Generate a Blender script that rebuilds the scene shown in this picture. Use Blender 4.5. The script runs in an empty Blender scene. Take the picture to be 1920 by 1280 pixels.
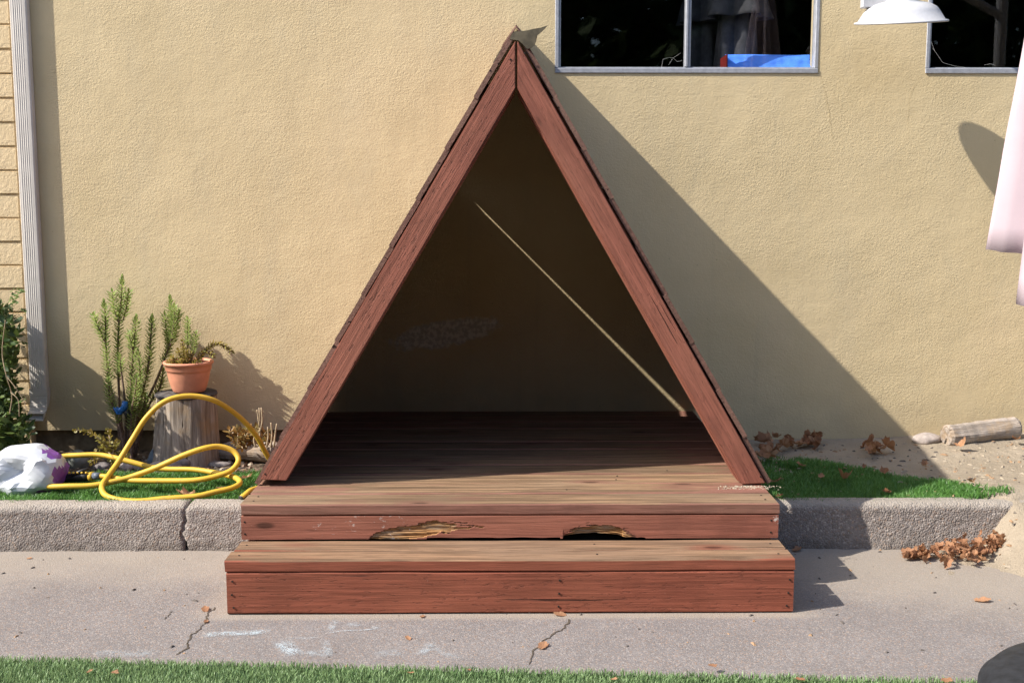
import bpy, bmesh, math, random
import numpy as np
from mathutils import Vector, Matrix, noise as mnoise

random.seed(7); rng = np.random.default_rng(7)
SC = bpy.context.scene
COL = SC.collection

# ------------------------------------------------------------------ camera
H = 1.301                      # camera height
FPX = 2050.0                   # focal length in photo pixels (1920 wide)
PIT = math.atan(252/FPX); YAW = math.atan(22/FPX)
_f = Vector((math.sin(YAW)*math.cos(PIT), math.cos(YAW)*math.cos(PIT), -math.sin(PIT)))
_r = Vector((math.cos(YAW), -math.sin(YAW), 0)); _u = _r.cross(_f)
cam = bpy.data.cameras.new('camera'); camo = bpy.data.objects.new('camera', cam); COL.objects.link(camo)
cam.sensor_width = 36; cam.lens = FPX/1920*36; cam.clip_start = .05; cam.clip_end = 500
camo.matrix_world = Matrix.Translation((0, 0, H)) @ Matrix((_r, _u, -_f)).transposed().to_4x4()
SC.camera = camo

# ------------------------------------------------------------------ light
SUN = Vector((1.05, .36, -1.0)).normalized()          # direction the light travels
sl = bpy.data.lights.new('sun', 'SUN'); so = bpy.data.objects.new('sun', sl); COL.objects.link(so)
sl.energy = 4.25; sl.angle = math.radians(.53); sl.color = (1, .945, .86)
so.rotation_euler = SUN.to_track_quat('-Z', 'Y').to_euler()
W = bpy.data.worlds.new('World'); SC.world = W; W.use_nodes = True
sky = W.node_tree.nodes.new('ShaderNodeTexSky'); sky.sky_type = 'NISHITA'; sky.sun_disc = False
sky.sun_elevation = math.asin(-SUN.z); sky.sun_rotation = math.atan2(-SUN.x, -SUN.y)
sky.air_density = 1.0; sky.dust_density = 1.5
bg = W.node_tree.nodes['Background']; bg.inputs[1].default_value = .15
W.node_tree.links.new(sky.outputs[0], bg.inputs[0])
SC.cycles.max_bounces = 6; SC.cycles.diffuse_bounces = 3; SC.cycles.transmission_bounces = 4; SC.cycles.glossy_bounces = 2
SC.view_settings.view_transform = 'Standard'; SC.view_settings.look = 'None'
SC.view_settings.exposure = .94; SC.view_settings.gamma = 1

# ------------------------------------------------------------------ measuring helpers
def _ray(x, y): return _f + _r*((x-960)/FPX) - _u*((y-640)/FPX)
def pY(x, y, Y):
    d = _ray(x, y); t = Y/d.y; return Vector((d.x*t, Y, H+d.z*t))
def pZ(x, y, Z):
    d = _ray(x, y); t = (Z-H)/d.z; return Vector((d.x*t, d.y*t, Z))

# ------------------------------------------------------------------ object helpers
WM = {}
def thing(name, loc, label, cat, group=None):
    o = bpy.data.objects.new(name, None); COL.objects.link(o); o.empty_display_size = .05
    o.location = loc; WM[o] = Matrix.Translation(Vector(loc)); tag(o, label, cat, group); return o
def tag(o, label, cat=None, group=None):
    o['label'] = label
    if cat: o['category'] = cat
    if group: o['group'] = group
    return o
def place(o, parent, M):
    WM[o] = M.copy()
    if parent is not None:
        o.parent = parent; o.matrix_parent_inverse = WM[parent].inverted()
    o.matrix_basis = M
def mesh(name, v, f, mats, smooth=False, attrs=None, mi=None):
    me = bpy.data.meshes.new(name)
    if isinstance(v, np.ndarray): v = v.tolist()
    if isinstance(f, np.ndarray): f = f.tolist()
    me.from_pydata([tuple(p) for p in v], [], f)
    for m in (mats if isinstance(mats, (list, tuple)) else [mats]): me.materials.append(m)
    if mi is not None: me.polygons.foreach_set('material_index', np.asarray(mi, dtype=np.int32))
    if smooth: me.polygons.foreach_set('use_smooth', np.ones(len(me.polygons), dtype=bool))
    for k, a in (attrs or {}).items():
        at = me.attributes.new(k, 'FLOAT', 'POINT'); at.data.foreach_set('value', np.asarray(a, dtype=np.float32))
    me.update(); return me
def obj(name, me, parent=None, M=None, kind=None, color=None):
    o = bpy.data.objects.new(name, me); COL.objects.link(o)
    place(o, parent, M or Matrix.Identity(4))
    if kind: o['kind'] = kind
    if color: o.color = color
    return o
def wobj(name, v, f, mats, parent=None, org=None, **k):
    """mesh given in world coordinates, with its origin at org"""
    kind = k.pop('kind', None); color = k.pop('color', None)
    v = np.asarray(v, dtype=float)
    if org is None: org = v.mean(0)
    me = mesh(name, v-np.asarray(org), f, mats, **k)
    return obj(name, me, parent, Matrix.Translation(Vector(org)), kind, color)
def frame(c, x, z):
    x = Vector(x).normalized(); z = Vector(z).normalized(); y = z.cross(x).normalized(); z = x.cross(y)
    M = Matrix((x, y, z)).transposed().to_4x4(); M.translation = Vector(c); return M
def nz(p, s=1.0, o=0.0): return mnoise.noise(Vector((p[0]*s+o, p[1]*s+o*.7, p[2]*s-o*.3)))
def bmobj(name, bm, mats, parent=None, M=None, smooth=False, kind=None, color=None):
    me = bpy.data.meshes.new(name); bm.to_mesh(me); bm.free()
    for m in (mats if isinstance(mats, (list, tuple)) else [mats]): me.materials.append(m)
    if smooth: me.polygons.foreach_set('use_smooth', np.ones(len(me.polygons), dtype=bool))
    return obj(name, me, parent, M, kind, color)
def tube(path, rad, n=10, cap=True):
    """tube along points; rad scalar or list. returns v,f,ring index array"""
    P = [Vector(p) for p in path]; m = len(P)
    R = rad if hasattr(rad, '__len__') else [rad]*m
    v = []; f = []; up = Vector((0, 0, 1)); t0 = (P[1]-P[0]).normalized()
    if abs(t0.dot(up)) > .95: up = Vector((0, 1, 0))
    nrm = (up-t0*up.dot(t0)).normalized()
    for i in range(m):
        t = (P[min(i+1, m-1)]-P[max(i-1, 0)]).normalized()
        nrm = (nrm-t*nrm.dot(t)).normalized(); b = t.cross(nrm)
        for k in range(n):
            a = 2*math.pi*k/n; v.append(P[i]+(nrm*math.cos(a)+b*math.sin(a))*R[i])
    for i in range(m-1):
        for k in range(n):
            k2 = (k+1) % n; f.append((i*n+k, i*n+k2, (i+1)*n+k2, (i+1)*n+k))
    if cap: f.append(tuple(range(n-1, -1, -1))); f.append(tuple(range((m-1)*n, m*n)))
    return [tuple(p) for p in v], f
def spline(pts, per=8):
    P = [Vector(p) for p in pts]; out = []
    Q = [P[0]*2-P[1]]+P+[P[-1]*2-P[-2]]
    for i in range(1, len(Q)-2):
        a, b, c, d = Q[i-1:i+3]
        for k in range(per):
            t = k/per
            out.append(.5*((2*b)+(c-a)*t+(2*a-5*b+4*c-d)*t*t+(3*b-a-3*c+d)*t**3))
    out.append(P[-1]); return out
def lathe(prof, n=32, c=(0, 0, 0), wob=0):
    v = []; f = []
    for j, (r, z) in enumerate(prof):
        for k in range(n):
            a = 2*math.pi*k/n; rr = r*(1+wob*mnoise.noise(Vector((math.cos(a)*1.5, math.sin(a)*1.5, z*4))))
            v.append((c[0]+rr*math.cos(a), c[1]+rr*math.sin(a), c[2]+z))
    for j in range(len(prof)-1):
        for k in range(n):
            k2 = (k+1) % n; f.append((j*n+k, j*n+k2, (j+1)*n+k2, (j+1)*n+k))
    return v, f

# ------------------------------------------------------------------ material helpers
class MB:
    def __init__(s, name, rough=.8, spec=.3):
        s.m = bpy.data.materials.new(name); s.m.use_nodes = True; s.t = s.m.node_tree
        s.b = s.t.nodes['Principled BSDF']; s.b.inputs['Roughness'].default_value = rough
        s.b.inputs['Specular IOR Level'].default_value = spec
        s.tc = s.t.nodes.new('ShaderNodeTexCoord'); s.obj = s.tc.outputs['Object']; s.nrm = s.tc.outputs['Normal']
        s.oi = s.t.nodes.new('ShaderNodeObjectInfo')
    def put(s, i, v):
        if isinstance(v, bpy.types.NodeSocket): s.t.links.new(v, i)
        elif hasattr(v, '__len__') and i.type == 'RGBA' and len(v) == 3: i.default_value = (*v, 1)
        elif hasattr(v, '__len__') and i.type == 'VECTOR': i.default_value = tuple(v)[:3]
        else: i.default_value = v
    def nd(s, typ, **p):
        n = s.t.nodes.new('ShaderNode'+typ)
        for k, v in p.items(): setattr(n, k, v)
        return n
    def math(s, op, a, b=0, c=0, clamp=False):
        n = s.nd('Math', operation=op, use_clamp=clamp)
        s.put(n.inputs[0], a); s.put(n.inputs[1], b); s.put(n.inputs[2], c); return n.outputs[0]
    def vmath(s, op, a, b=(0, 0, 0)):
        n = s.nd('VectorMath', operation=op); s.put(n.inputs[0], a); s.put(n.inputs[1], b); return n.outputs[0]
    def map(s, v, scale=(1, 1, 1), loc=(0, 0, 0)):
        n = s.nd('Mapping'); s.put(n.inputs[0], v); n.inputs['Scale'].default_value = scale
        s.put(n.inputs['Location'], loc); return n.outputs[0]
    def noise(s, v, scale, detail=4, rough=.55, dist=0.0):
        n = s.nd('TexNoise'); s.put(n.inputs['Vector'], v); n.inputs['Scale'].default_value = scale
        n.inputs['Detail'].default_value = detail; n.inputs['Roughness'].default_value = rough
        n.inputs['Distortion'].default_value = dist; return n.outputs['Fac']
    def vor(s, v, scale, feature='F1', out='Distance'):
        n = s.nd('TexVoronoi', feature=feature); s.put(n.inputs['Vector'], v); n.inputs['Scale'].default_value = scale
        return n.outputs[out]
    def ss(s, v, a, b):
        n = s.nd('MapRange', interpolation_type='SMOOTHSTEP'); s.put(n.inputs[0], v)
        n.inputs[1].default_value = a; n.inputs[2].default_value = b; return n.outputs[0]
    def mix(s, fac, a, b, mode='MIX'):
        n = s.nd('Mix', data_type='RGBA', blend_type=mode); s.put(n.inputs[0], fac)
        s.put(n.inputs[6], a); s.put(n.inputs[7], b); return n.outputs[2]
    def xyz(s, v):
        n = s.nd('SeparateXYZ'); s.put(n.inputs[0], v); return n.outputs
    def attr(s, name):
        n = s.nd('Attribute', attribute_name=name); return n.outputs['Fac']
    def bump(s, h, dist=.002, strength=1.0, prev=None):
        n = s.nd('Bump'); s.put(n.inputs['Height'], h); n.inputs['Distance'].default_value = dist
        n.inputs['Strength'].default_value = strength
        if prev is not None: s.put(n.inputs['Normal'], prev)
        return n.outputs[0]
    def col(s, c): s.put(s.b.inputs['Base Color'], c); return s
    def rough(s, r): s.put(s.b.inputs['Roughness'], r); return s
    def nor(s, n): s.put(s.b.inputs['Normal'], n); return s

def simple(name, c, rough=.7, spec=.3, var=.15, scale=30, metal=0, bump=0):
    b = MB(name, rough, spec); n = b.noise(b.obj, scale, 5, .6)
    lo = tuple(x*(1-var) for x in c); hi = tuple(min(1, x*(1+var)) for x in c)
    b.col(b.mix(b.ss(n, .3, .7), lo, hi)); b.b.inputs['Metallic'].default_value = metal
    if bump: b.nor(b.bump(n, bump))
    return b.m

def wood(name, paint, bare, dark, sat_end=True):
    """painted timber, grain along local x. obj.color: R = wear on the top face, G = wear on the other faces, B = dash marks"""
    b = MB(name, .72, .25)
    ocol = b.xyz(b.oi.outputs['Color'])
    off = b.nd('CombineXYZ'); r = b.oi.outputs['Random']
    b.put(off.inputs[0], b.math('MULTIPLY', r, 31.7)); b.put(off.inputs[1], b.math('MULTIPLY', r, 17.3)); b.put(off.inputs[2], b.math('MULTIPLY', r, 53.1))
    v = b.vmath('ADD', b.obj, off.outputs[0])
    grain = b.noise(b.map(v, (1.6, 42, 42)), 2.2, 9, .62, .25)
    fine = b.noise(b.map(v, (2.2, 62, 62)), 2.0, 6, .72)
    rings = b.noise(b.map(v, (.5, 20, 20)), 2.0, 4, .6, .5)
    patch = b.noise(b.map(v, (1.0, 5.5, 5.5)), 2.6, 8, .68)
    big = b.noise(b.map(v, (1, 2, 2)), 1.7, 3, .5)
    check = b.math('MULTIPLY', b.ss(b.noise(b.map(v, (.6, 26, 26)), 2.2, 4, .5, .12), .665, .69), b.ss(big, .40, .58))
    dash = b.math('MULTIPLY', b.ss(b.noise(b.map(v, (26, 120, 120)), 1.25, 2, .5), .61, .67), ocol[2])
    kn = b.vor(b.map(v, (2.6, 7.0, 7.0)), 1.05); knot = b.ss(kn, .115, .05)
    ring2 = b.math('MULTIPLY', b.ss(kn, .34, .10), .6)
    top = b.ss(b.xyz(b.nrm)[2], .55, .85)
    wear = b.math('ADD', b.math('MULTIPLY', top, ocol[0]), b.math('MULTIPLY', b.math('SUBTRACT', 1, top), ocol[1]))
    lx = b.math('ABSOLUTE', b.xyz(b.obj)[0])
    feet = b.ss(lx, .98, .42)                       # walked on in the middle, paint kept at the ends
    wear = b.math('MULTIPLY', wear, b.math('ADD', .70, b.math('MULTIPLY', feet, .36)))
    thr = b.math('SUBTRACT', 1.06, wear)
    pm = b.math('ADD', b.math('MULTIPLY', patch, .62), b.math('ADD', b.math('MULTIPLY', grain, .30), b.math('MULTIPLY', big, .16)))
    wm = b.ss(b.math('ADD', b.math('SUBTRACT', pm, thr), b.math('MULTIPLY', b.math('SUBTRACT', fine, .5), .35)), -.07, .07)
    g2 = b.ss(grain, .30, .68)
    pcol = b.mix(g2, tuple(c*.66 for c in paint), tuple(min(1, c*1.12) for c in paint))
    pcol = b.mix(b.math('MULTIPLY', b.ss(b.noise(v, 5, 5, .6), .48, .70), .6), pcol, tuple(c*.60 for c in paint))
    pcol = b.mix(b.math('MULTIPLY', b.ss(big, .35, .7), .45), pcol, tuple((paint[0]*1.12, paint[1]*1.3, paint[2]*1.25)))
    bcol = b.mix(b.ss(rings, .42, .58), bare, tuple(c*.48 for c in bare))
    bcol = b.mix(b.math('MULTIPLY', b.ss(big, .4, .65), .5), bcol, (bare[0]*.82, bare[1]*.92, bare[2]*1.05))
    bcol = b.mix(b.math('MULTIPLY', b.ss(fine, .46, .62), .75), bcol, tuple(c*.38 for c in bare))
    c = b.mix(wm, pcol, bcol)
    c = b.mix(b.math('MULTIPLY', b.ss(fine, .50, .70), .30), c, dark)
    c = b.mix(ring2, c, tuple(x*.7 for x in paint))
    c = b.mix(b.math('MULTIPLY', knot, .8), c, dark)
    c = b.mix(b.math('MAXIMUM', check, b.math('MULTIPLY', dash, .55)), c, tuple(x*.35 for x in dark))
    dust = b.math('MULTIPLY', b.ss(b.noise(v, 300, 2), .72, .78), .5)
    c = b.mix(b.math('MULTIPLY', dust, top), c, (.55, .48, .38))
    hv = b.nd('HueSaturation'); b.put(hv.inputs['Color'], c); b.put(hv.inputs['Value'], b.math('ADD', .84, b.math('MULTIPLY', r, .32))); c = hv.outputs[0]
    b.col(c)
    h = b.math('ADD', b.math('MULTIPLY', grain, 1.0), b.math('MULTIPLY', fine, .5))
    h = b.math('SUBTRACT', h, b.math('ADD', b.math('MULTIPLY', check, 1.6), b.math('MULTIPLY', dash, .7)))
    b.nor(b.bump(h, .0022, 1.0)); b.rough(b.math('SUBTRACT', .86, b.math('MULTIPLY', g2, .16)))
    return b.m

M_RED = wood('red_stained_timber', (.300, .108, .072), (.27, .165, .082), (.055, .022, .014))
M_CLAD = wood('weathered_cladding', (.175, .092, .070), (.19, .13, .085), (.05, .025, .018))
M_STEP = wood('step_timber', (.225, .066, .038), (.25, .148, .085), (.05, .016, .008))
M_DECK = wood('worn_deck_timber', (.235, .108, .078), (.285, .178, .102), (.06, .03, .018))

def make_stucco():
    b = MB('cream_stucco', .9, .15); v = b.obj
    n1 = b.noise(v, 2.2, 5, .55); n2 = b.noise(v, 9, 4, .6); st = b.noise(b.map(v, (1, 1, .35)), 5, 5, .6)
    c = b.mix(b.ss(n1, .3, .7), (.580, .462, .272), (.630, .506, .305))
    c = b.mix(b.math('MULTIPLY', b.ss(st, .48, .75), .45), c, (.545, .455, .295)); c = b.mix(b.math('MULTIPLY', b.ss(b.noise(b.map(v, (1, 1, .6)), 1.3, 6, .65), .52, .70), .35), c, (.66, .52, .33))
    c = b.mix(b.math('MULTIPLY', b.ss(b.noise(b.map(v, (9, 9, .35)), 2.0, 4, .6), .56, .72), .16), c, (.44, .36, .23))
    z = b.xyz(v)[2]
    dirt = b.math('MULTIPLY', b.ss(b.math('ADD', z, b.math('MULTIPLY', n2, .5)), .72, .32), .5)
    c = b.mix(dirt, c, (.45, .36, .23))
    spk = b.math('MULTIPLY', b.ss(b.vor(v, 14), .045, .03), .6); c = b.mix(spk, c, (.25, .19, .11))
    # rough unpainted repair and drip marks low on the wall behind the shelter
    x = b.xyz(v)[0]
    dx = b.math('DIVIDE', b.math('ADD', x, .27), .30); dz = b.math('DIVIDE', b.math('SUBTRACT', z, b.math('ADD', .73, b.math('MULTIPLY', x, .16))), .075)
    dd = b.math('ADD', b.math('MULTIPLY', dx, dx), b.math('MULTIPLY', dz, dz))
    rep = b.math('MULTIPLY', b.ss(b.math('ADD', dd, b.math('MULTIPLY', b.noise(v, 16, 5, .7), 1.6)), 1.75, 1.3), .85)
    c = b.mix(rep, c, b.mix(b.ss(b.noise(v, 45, 4), .42, .6), (.52, .50, .44), (.80, .76, .68)))
    b.col(c)
    f1 = b.noise(v, 150, 3, .55, .4); f2 = b.noise(b.map(v, (1, 1, 1.25)), 75, 4, .6, .3); f3 = b.noise(v, 7, 3, .5)
    h = b.math('ADD', b.math('MULTIPLY', f1, .8), b.math('MULTIPLY', f2, b.math('ADD', .4, b.math('MULTIPLY', n2, 1.2))))
    b.nor(b.bump(b.noise(b.map(v, (.7, 1, 2.2)), 11, 4, .6, .8), .006, .13, b.bump(f3, .010, .35, b.bump(b.math('MULTIPLY', h, b.math('ADD', .62, b.math('MULTIPLY', b.ss(b.noise(v, 1.7, 5, .6), .35, .65), .75))), .0026, .66)))); return b.m
M_STUCCO = make_stucco()

def make_paving(name, kerb=False):
    b = MB(name, .92, .2); v = b.obj; p = b.xyz(v)
    cell = b.nd('TexVoronoi'); b.put(cell.inputs['Vector'], v); cell.inputs['Scale'].default_value = 150 if kerb else 260
    cc = b.xyz(cell.outputs['Color'])
    n = b.noise(v, 3.0, 5, .6); n2 = b.noise(v, 60, 4, .65); n3 = b.noise(v, 420, 2, .5)
    base = b.mix(b.ss(n, .3, .7), (.172, .156, .151), (.208, .189, .182))
    if kerb: base = b.mix(b.ss(n, .3, .7), (.205, .175, .158), (.250, .216, .194))
    c = b.mix(b.math('MULTIPLY', b.ss(cc[0], .55, .75), .65), base, (.13, .11, .10) if not kerb else (.155, .13, .112))
    c = b.mix(b.math('MULTIPLY', b.ss(cc[1], .80, .9), .6 if kerb else .42), c, (.42, .37, .33))
    c = b.mix(b.math('MULTIPLY', b.ss(cc[2], .86, .95), .6), c, (.30, .20, .14))
    c = b.mix(b.math('MULTIPLY', b.ss(n2, .45, .75), .35), c, (.12, .105, .095))
    c = b.mix(b.math('MULTIPLY', b.ss(n3, .55, .8), .22), c, (.45, .40, .36))
    c = b.mix(b.math('MULTIPLY', b.ss(b.noise(v, 1.6, 6, .65), .48, .68), .30), c, (.14, .12, .112)); c = b.mix(b.math('MULTIPLY', b.ss(b.noise(v, 11, 5, .7), .56, .72), .28), c, (.27, .235, .215))
    if not kerb:   # blown sand towards the kerb and the sand spill
        d = b.math('ADD', p[1], b.math('ADD', b.math('MULTIPLY', n, .5), b.math('MULTIPLY', b.ss(p[0], .6, 2.0), .42)))
        sand = b.math('MULTIPLY', b.ss(d, 3.72, 4.3), b.math('ADD', .55, b.math('MULTIPLY', n2, .5)))
        edge = b.math('MULTIPLY', b.ss(b.math('ADD', p[1], b.math('MULTIPLY', n2, .06)), 3.36, 3.40), b.math('MULTIPLY', b.ss(p[0], -1.05, -.85), b.ss(p[0], 1.1, .9)))
        sand = b.math('MAXIMUM', sand, b.math('MULTIPLY', edge, .8))
        c = b.mix(b.math('MULTIPLY', sand, .75, clamp=True), c, b.mix(b.ss(n3, .4, .6), (.28, .235, .185), (.35, .30, .24)))
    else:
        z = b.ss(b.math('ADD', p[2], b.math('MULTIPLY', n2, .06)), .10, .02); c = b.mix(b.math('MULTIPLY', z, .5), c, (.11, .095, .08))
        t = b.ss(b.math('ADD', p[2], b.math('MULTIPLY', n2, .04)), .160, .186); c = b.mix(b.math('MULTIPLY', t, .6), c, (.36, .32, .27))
    b.col(c)
    h = b.math('ADD', b.math('MULTIPLY', cell.outputs['Distance'], -.8), b.math('MULTIPLY', n2, .8))
    b.nor(b.bump(h, .0055 if kerb else .0016, .9)); return b.m
M_PAVE = make_paving('exposed_aggregate_paving'); M_KERB = make_paving('kerb_concrete', True)

def make_sand():
    b = MB('pale_sand', .95, .1); v = b.obj
    n = b.noise(v, 4, 5, .6); n2 = b.noise(v, 120, 4, .7); n3 = b.noise(v, 500, 2, .6)
    c = b.mix(b.ss(n, .3, .7), (.29, .24, .178), (.365, .305, .232))
    c = b.mix(b.math('MULTIPLY', b.ss(n3, .5, .75), .5), c, (.24, .19, .135))
    c = b.mix(b.math('MULTIPLY', b.ss(n2, .62, .72), .6), c, (.22, .17, .12))
    c = b.mix(b.math('MULTIPLY', b.ss(b.vor(v, 60), .10, .05), .7), c, (.16, .11, .08))
    b.col(c); b.nor(b.bump(b.noise(v, 22, 4, .6), .02, .6, b.bump(b.math('ADD', n2, b.math('MULTIPLY', n3, .5)), .005, 1.0))); return b.m
M_SAND = make_sand()
def make_soil():
    b = MB('bark_soil', .95, .1); v = b.obj
    n2 = b.noise(v, 60, 5, .7); n = b.noise(v, 9, 4, .6)
    c = b.mix(b.ss(n2, .35, .65), (.05, .036, .026), (.17, .125, .09)); c = b.mix(b.math('MULTIPLY', b.ss(n, .45, .7), .6), c, (.22, .175, .13))
    b.col(c); b.nor(b.bump(n2, .012, 1)); return b.m
M_SOIL = make_soil()
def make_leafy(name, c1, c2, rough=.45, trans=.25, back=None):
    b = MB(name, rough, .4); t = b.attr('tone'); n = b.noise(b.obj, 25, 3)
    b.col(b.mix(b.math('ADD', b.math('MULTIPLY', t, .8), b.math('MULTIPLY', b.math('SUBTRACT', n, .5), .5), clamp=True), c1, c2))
    tr = b.nd('BsdfTranslucent'); b.put(tr.inputs[0], tuple(min(1, x*1.3) for x in c2)); ms = b.nd('MixShader'); ms.inputs[0].default_value = trans
    b.t.links.new(b.b.outputs[0], ms.inputs[1]); b.t.links.new(tr.outputs[0], ms.inputs[2])
    b.t.links.new(ms.outputs[0], b.t.nodes['Material Output'].inputs[0]); return b.m
M_TURF = make_leafy('artificial_turf_front', (.075, .155, .050), (.34, .45, .22), .5, .2)
M_TURF2 = make_leafy('artificial_turf_bed', (.030, .105, .022), (.17, .34, .080), .45, .25)
M_BUSH = make_leafy('glossy_bush_leaf', (.016, .045, .010), (.15, .21, .05), .5, .2)
M_SUCC = make_leafy('succulent_leaf', (.105, .185, .048), (.42, .49, .16), .5, .25)
M_SUCY = make_leafy('yellowing_succulent_leaf', (.16, .17, .03), (.34, .25, .06), .5, .25)
M_SUCO = make_leafy('orange_tinted_leaf', (.10, .10, .03), (.36, .16, .04), .5, .2)
M_DRY = make_leafy('dry_brown_leaf', (.19, .075, .035), (.50, .29, .16), .75, .2)
M_STEM = simple('brown_stem', (.20, .135, .10), .85, .2, .35, 60)
M_TWIG = simple('dry_twig', (.33, .25, .16), .85, .2, .3, 60)
M_DARK = simple('gap_shade', (.012, .010, .009), .95, .1)
M_SCREW = simple('rusty_screw', (.03, .022, .018), .8, .2, .3, 400)
M_ALU = simple('weathered_aluminium', (.36, .37, .40), .45, .5, .12, 40, .25, .0006)
M_ROOM = simple('shaded_room', (.035, .035, .036), .9, .1)  # near-black colour carries the dimness of the room
M_GREYCLOTH = simple('charcoal_canvas', (.055, .055, .06), .9, .1, .25, 20)
M_BLUE = simple('blue_fabric', (.09, .27, .92), .7, .2, .12, 15)
M_REDTRIM = simple('red_trim', (.16, .014, .012), .6)
M_WHITE_EN = simple('white_enamel', (.46, .46, .475), .4, .5, .04, 60)
M_PINK = simple('pale_pink_canvas', (.45, .37, .40), .85, .1, .04, 6)
M_TERRA = simple('terracotta_plastic', (.60, .26, .16), .66, .3, .15, 9, 0, .0004)
M_PIPE = simple('cream_painted_metal', (.56, .52, .47), .45, .4, .06, 12)
def hose_mat():
    b = MB('yellow_hose', .48, .4); n = b.noise(b.obj, 30, 5, .65); n2 = b.noise(b.obj, 7, 4, .6)
    c = b.mix(b.ss(n2, .3, .7), (.54, .335, .028), (.62, .395, .045)); b.col(b.mix(b.math('MULTIPLY', b.ss(n, .56, .72), .5), c, (.30, .19, .06))); b.rough(b.math('ADD', .35, b.math('MULTIPLY', n, .35))); return b.m
M_YEL = hose_mat()
M_BLACK = simple('black_plastic', (.018, .018, .018), .45, .4)
M_BLUEPL = simple('blue_plastic', (.015, .12, .34), .4, .4)
M_STRIPE = simple('black_hose_stripe', (.03, .028, .022), .5, .4)
M_METAL = simple('dull_flashing_metal', (.105, .088, .058), .6, .3, .35, 25, .0)
M_RUBBER = simple('black_rubber', (.016, .0175, .021), .62, .4, .35, 35, 0, .001)
M_BAGW = simple('white_plastic_bag', (.56, .58, .62), .38, .45, .04, 20)
M_BAGP = simple('purple_plastic_bag', (.22, .07, .34), .38, .45, .2, 25)
M_WEB = simple('cobweb_silk', (.7, .7, .68), .8)
def glass_mat():
    m = bpy.data.materials.new('window_glass'); m.use_nodes = True; t = m.node_tree; t.nodes.clear()
    o = t.nodes.new('ShaderNodeOutputMaterial'); mx = t.nodes.new('ShaderNodeMixShader'); fr = t.nodes.new('ShaderNodeLayerWeight'); fr.inputs[0].default_value = .5; pw = t.nodes.new('ShaderNodeMath'); pw.operation = 'POWER'; pw.inputs[1].default_value = 5; ma = t.nodes.new('ShaderNodeMath'); ma.operation = 'MULTIPLY_ADD'; ma.inputs[1].default_value = .95; ma.inputs[2].default_value = .05
    tr = t.nodes.new('ShaderNodeBsdfTransparent'); tr.inputs[0].default_value = (.95, .96, .96, 1)
    gl = t.nodes.new('ShaderNodeBsdfGlossy'); gl.inputs['Roughness'].default_value = .02
    t.links.new(fr.outputs['Facing'], pw.inputs[0]); t.links.new(pw.outputs[0], ma.inputs[0]); t.links.new(ma.outputs[0], mx.inputs[0]); t.links.new(tr.outputs[0], mx.inputs[1]); t.links.new(gl.outputs[0], mx.inputs[2])
    t.links.new(mx.outputs[0], o.inputs[0]); return m
M_GLASS = glass_mat()
def make_oldwood(name, c1, c2, ax=2):
    b = MB(name, .9, .15); sc = [1, 1, 1]; sc[ax] = .07
    v = b.map(b.obj, tuple(s*60 for s in sc)); n = b.noise(v, 1.0, 8, .65, .3); n2 = b.noise(b.obj, 12, 4, .6)
    c = b.mix(b.ss(n, .32, .66), c1, c2); c = b.mix(b.math('MULTIPLY', b.ss(n2, .48, .68), .55), c, (c2[0]*.85, c2[1]*.68, c2[2]*.45))
    ck = b.ss(b.noise(b.map(b.obj, tuple(s*30 for s in sc)), 1.0, 3, .5), .64, .68); c = b.mix(ck, c, tuple(x*.25 for x in c1))
    b.col(c); b.nor(b.bump(b.math('SUBTRACT', n, ck), .006, 1)); return b.m
M_STUMP = make_oldwood('weathered_stump_wood', (.17, .135, .105), (.40, .34, .28))
M_STUMPTOP = simple('dark_weathered_cut', (.085, .078, .075), .9, .2, .5, 40, 0, .004)
M_LOG = make_oldwood('driftwood', (.20, .165, .135), (.42, .36, .31), 0)
def stone(name, c): return simple(name, c, .8, .3, .25, 30, 0, .0015)
M_ST1 = stone('grey_stone', (.20, .175, .165)); M_ST2 = stone('blue_grey_stone', (.12, .15, .18)); M_ST3 = stone('pale_stone', (.34, .29, .26))
def brick_mat():
    b = MB('cream_painted_brick', .85, .2); n = b.noise(b.obj, 60, 5, .65); n2 = b.noise(b.obj, 6, 3)
    b.col(b.mix(b.ss(n2, .3, .7), (.62, .475, .28), (.70, .545, .335))); b.nor(b.bump(n, .006, .8)); return b.m
M_BRICK = brick_mat()

# ================================================================== setting: ground
YW = 5.32                        # wall plane
ZD = .303                        # deck top
# ground: one big sheet at the paved level
def sheet(name, x0, x1, y0, y1, z, m, kind='structure'):
    return wobj(name, [(x0, y0, z), (x1, y0, z), (x1, y1, z), (x0, y1, z)], [(0, 1, 2, 3)], m, org=(0, 0, 0), kind=kind)
sheet('ground', -120, 120, -200, 60, -.06, M_SOIL)
pv = sheet('pavement', -14, 14, 2.2, 4.35, 0, M_PAVE)

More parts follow.
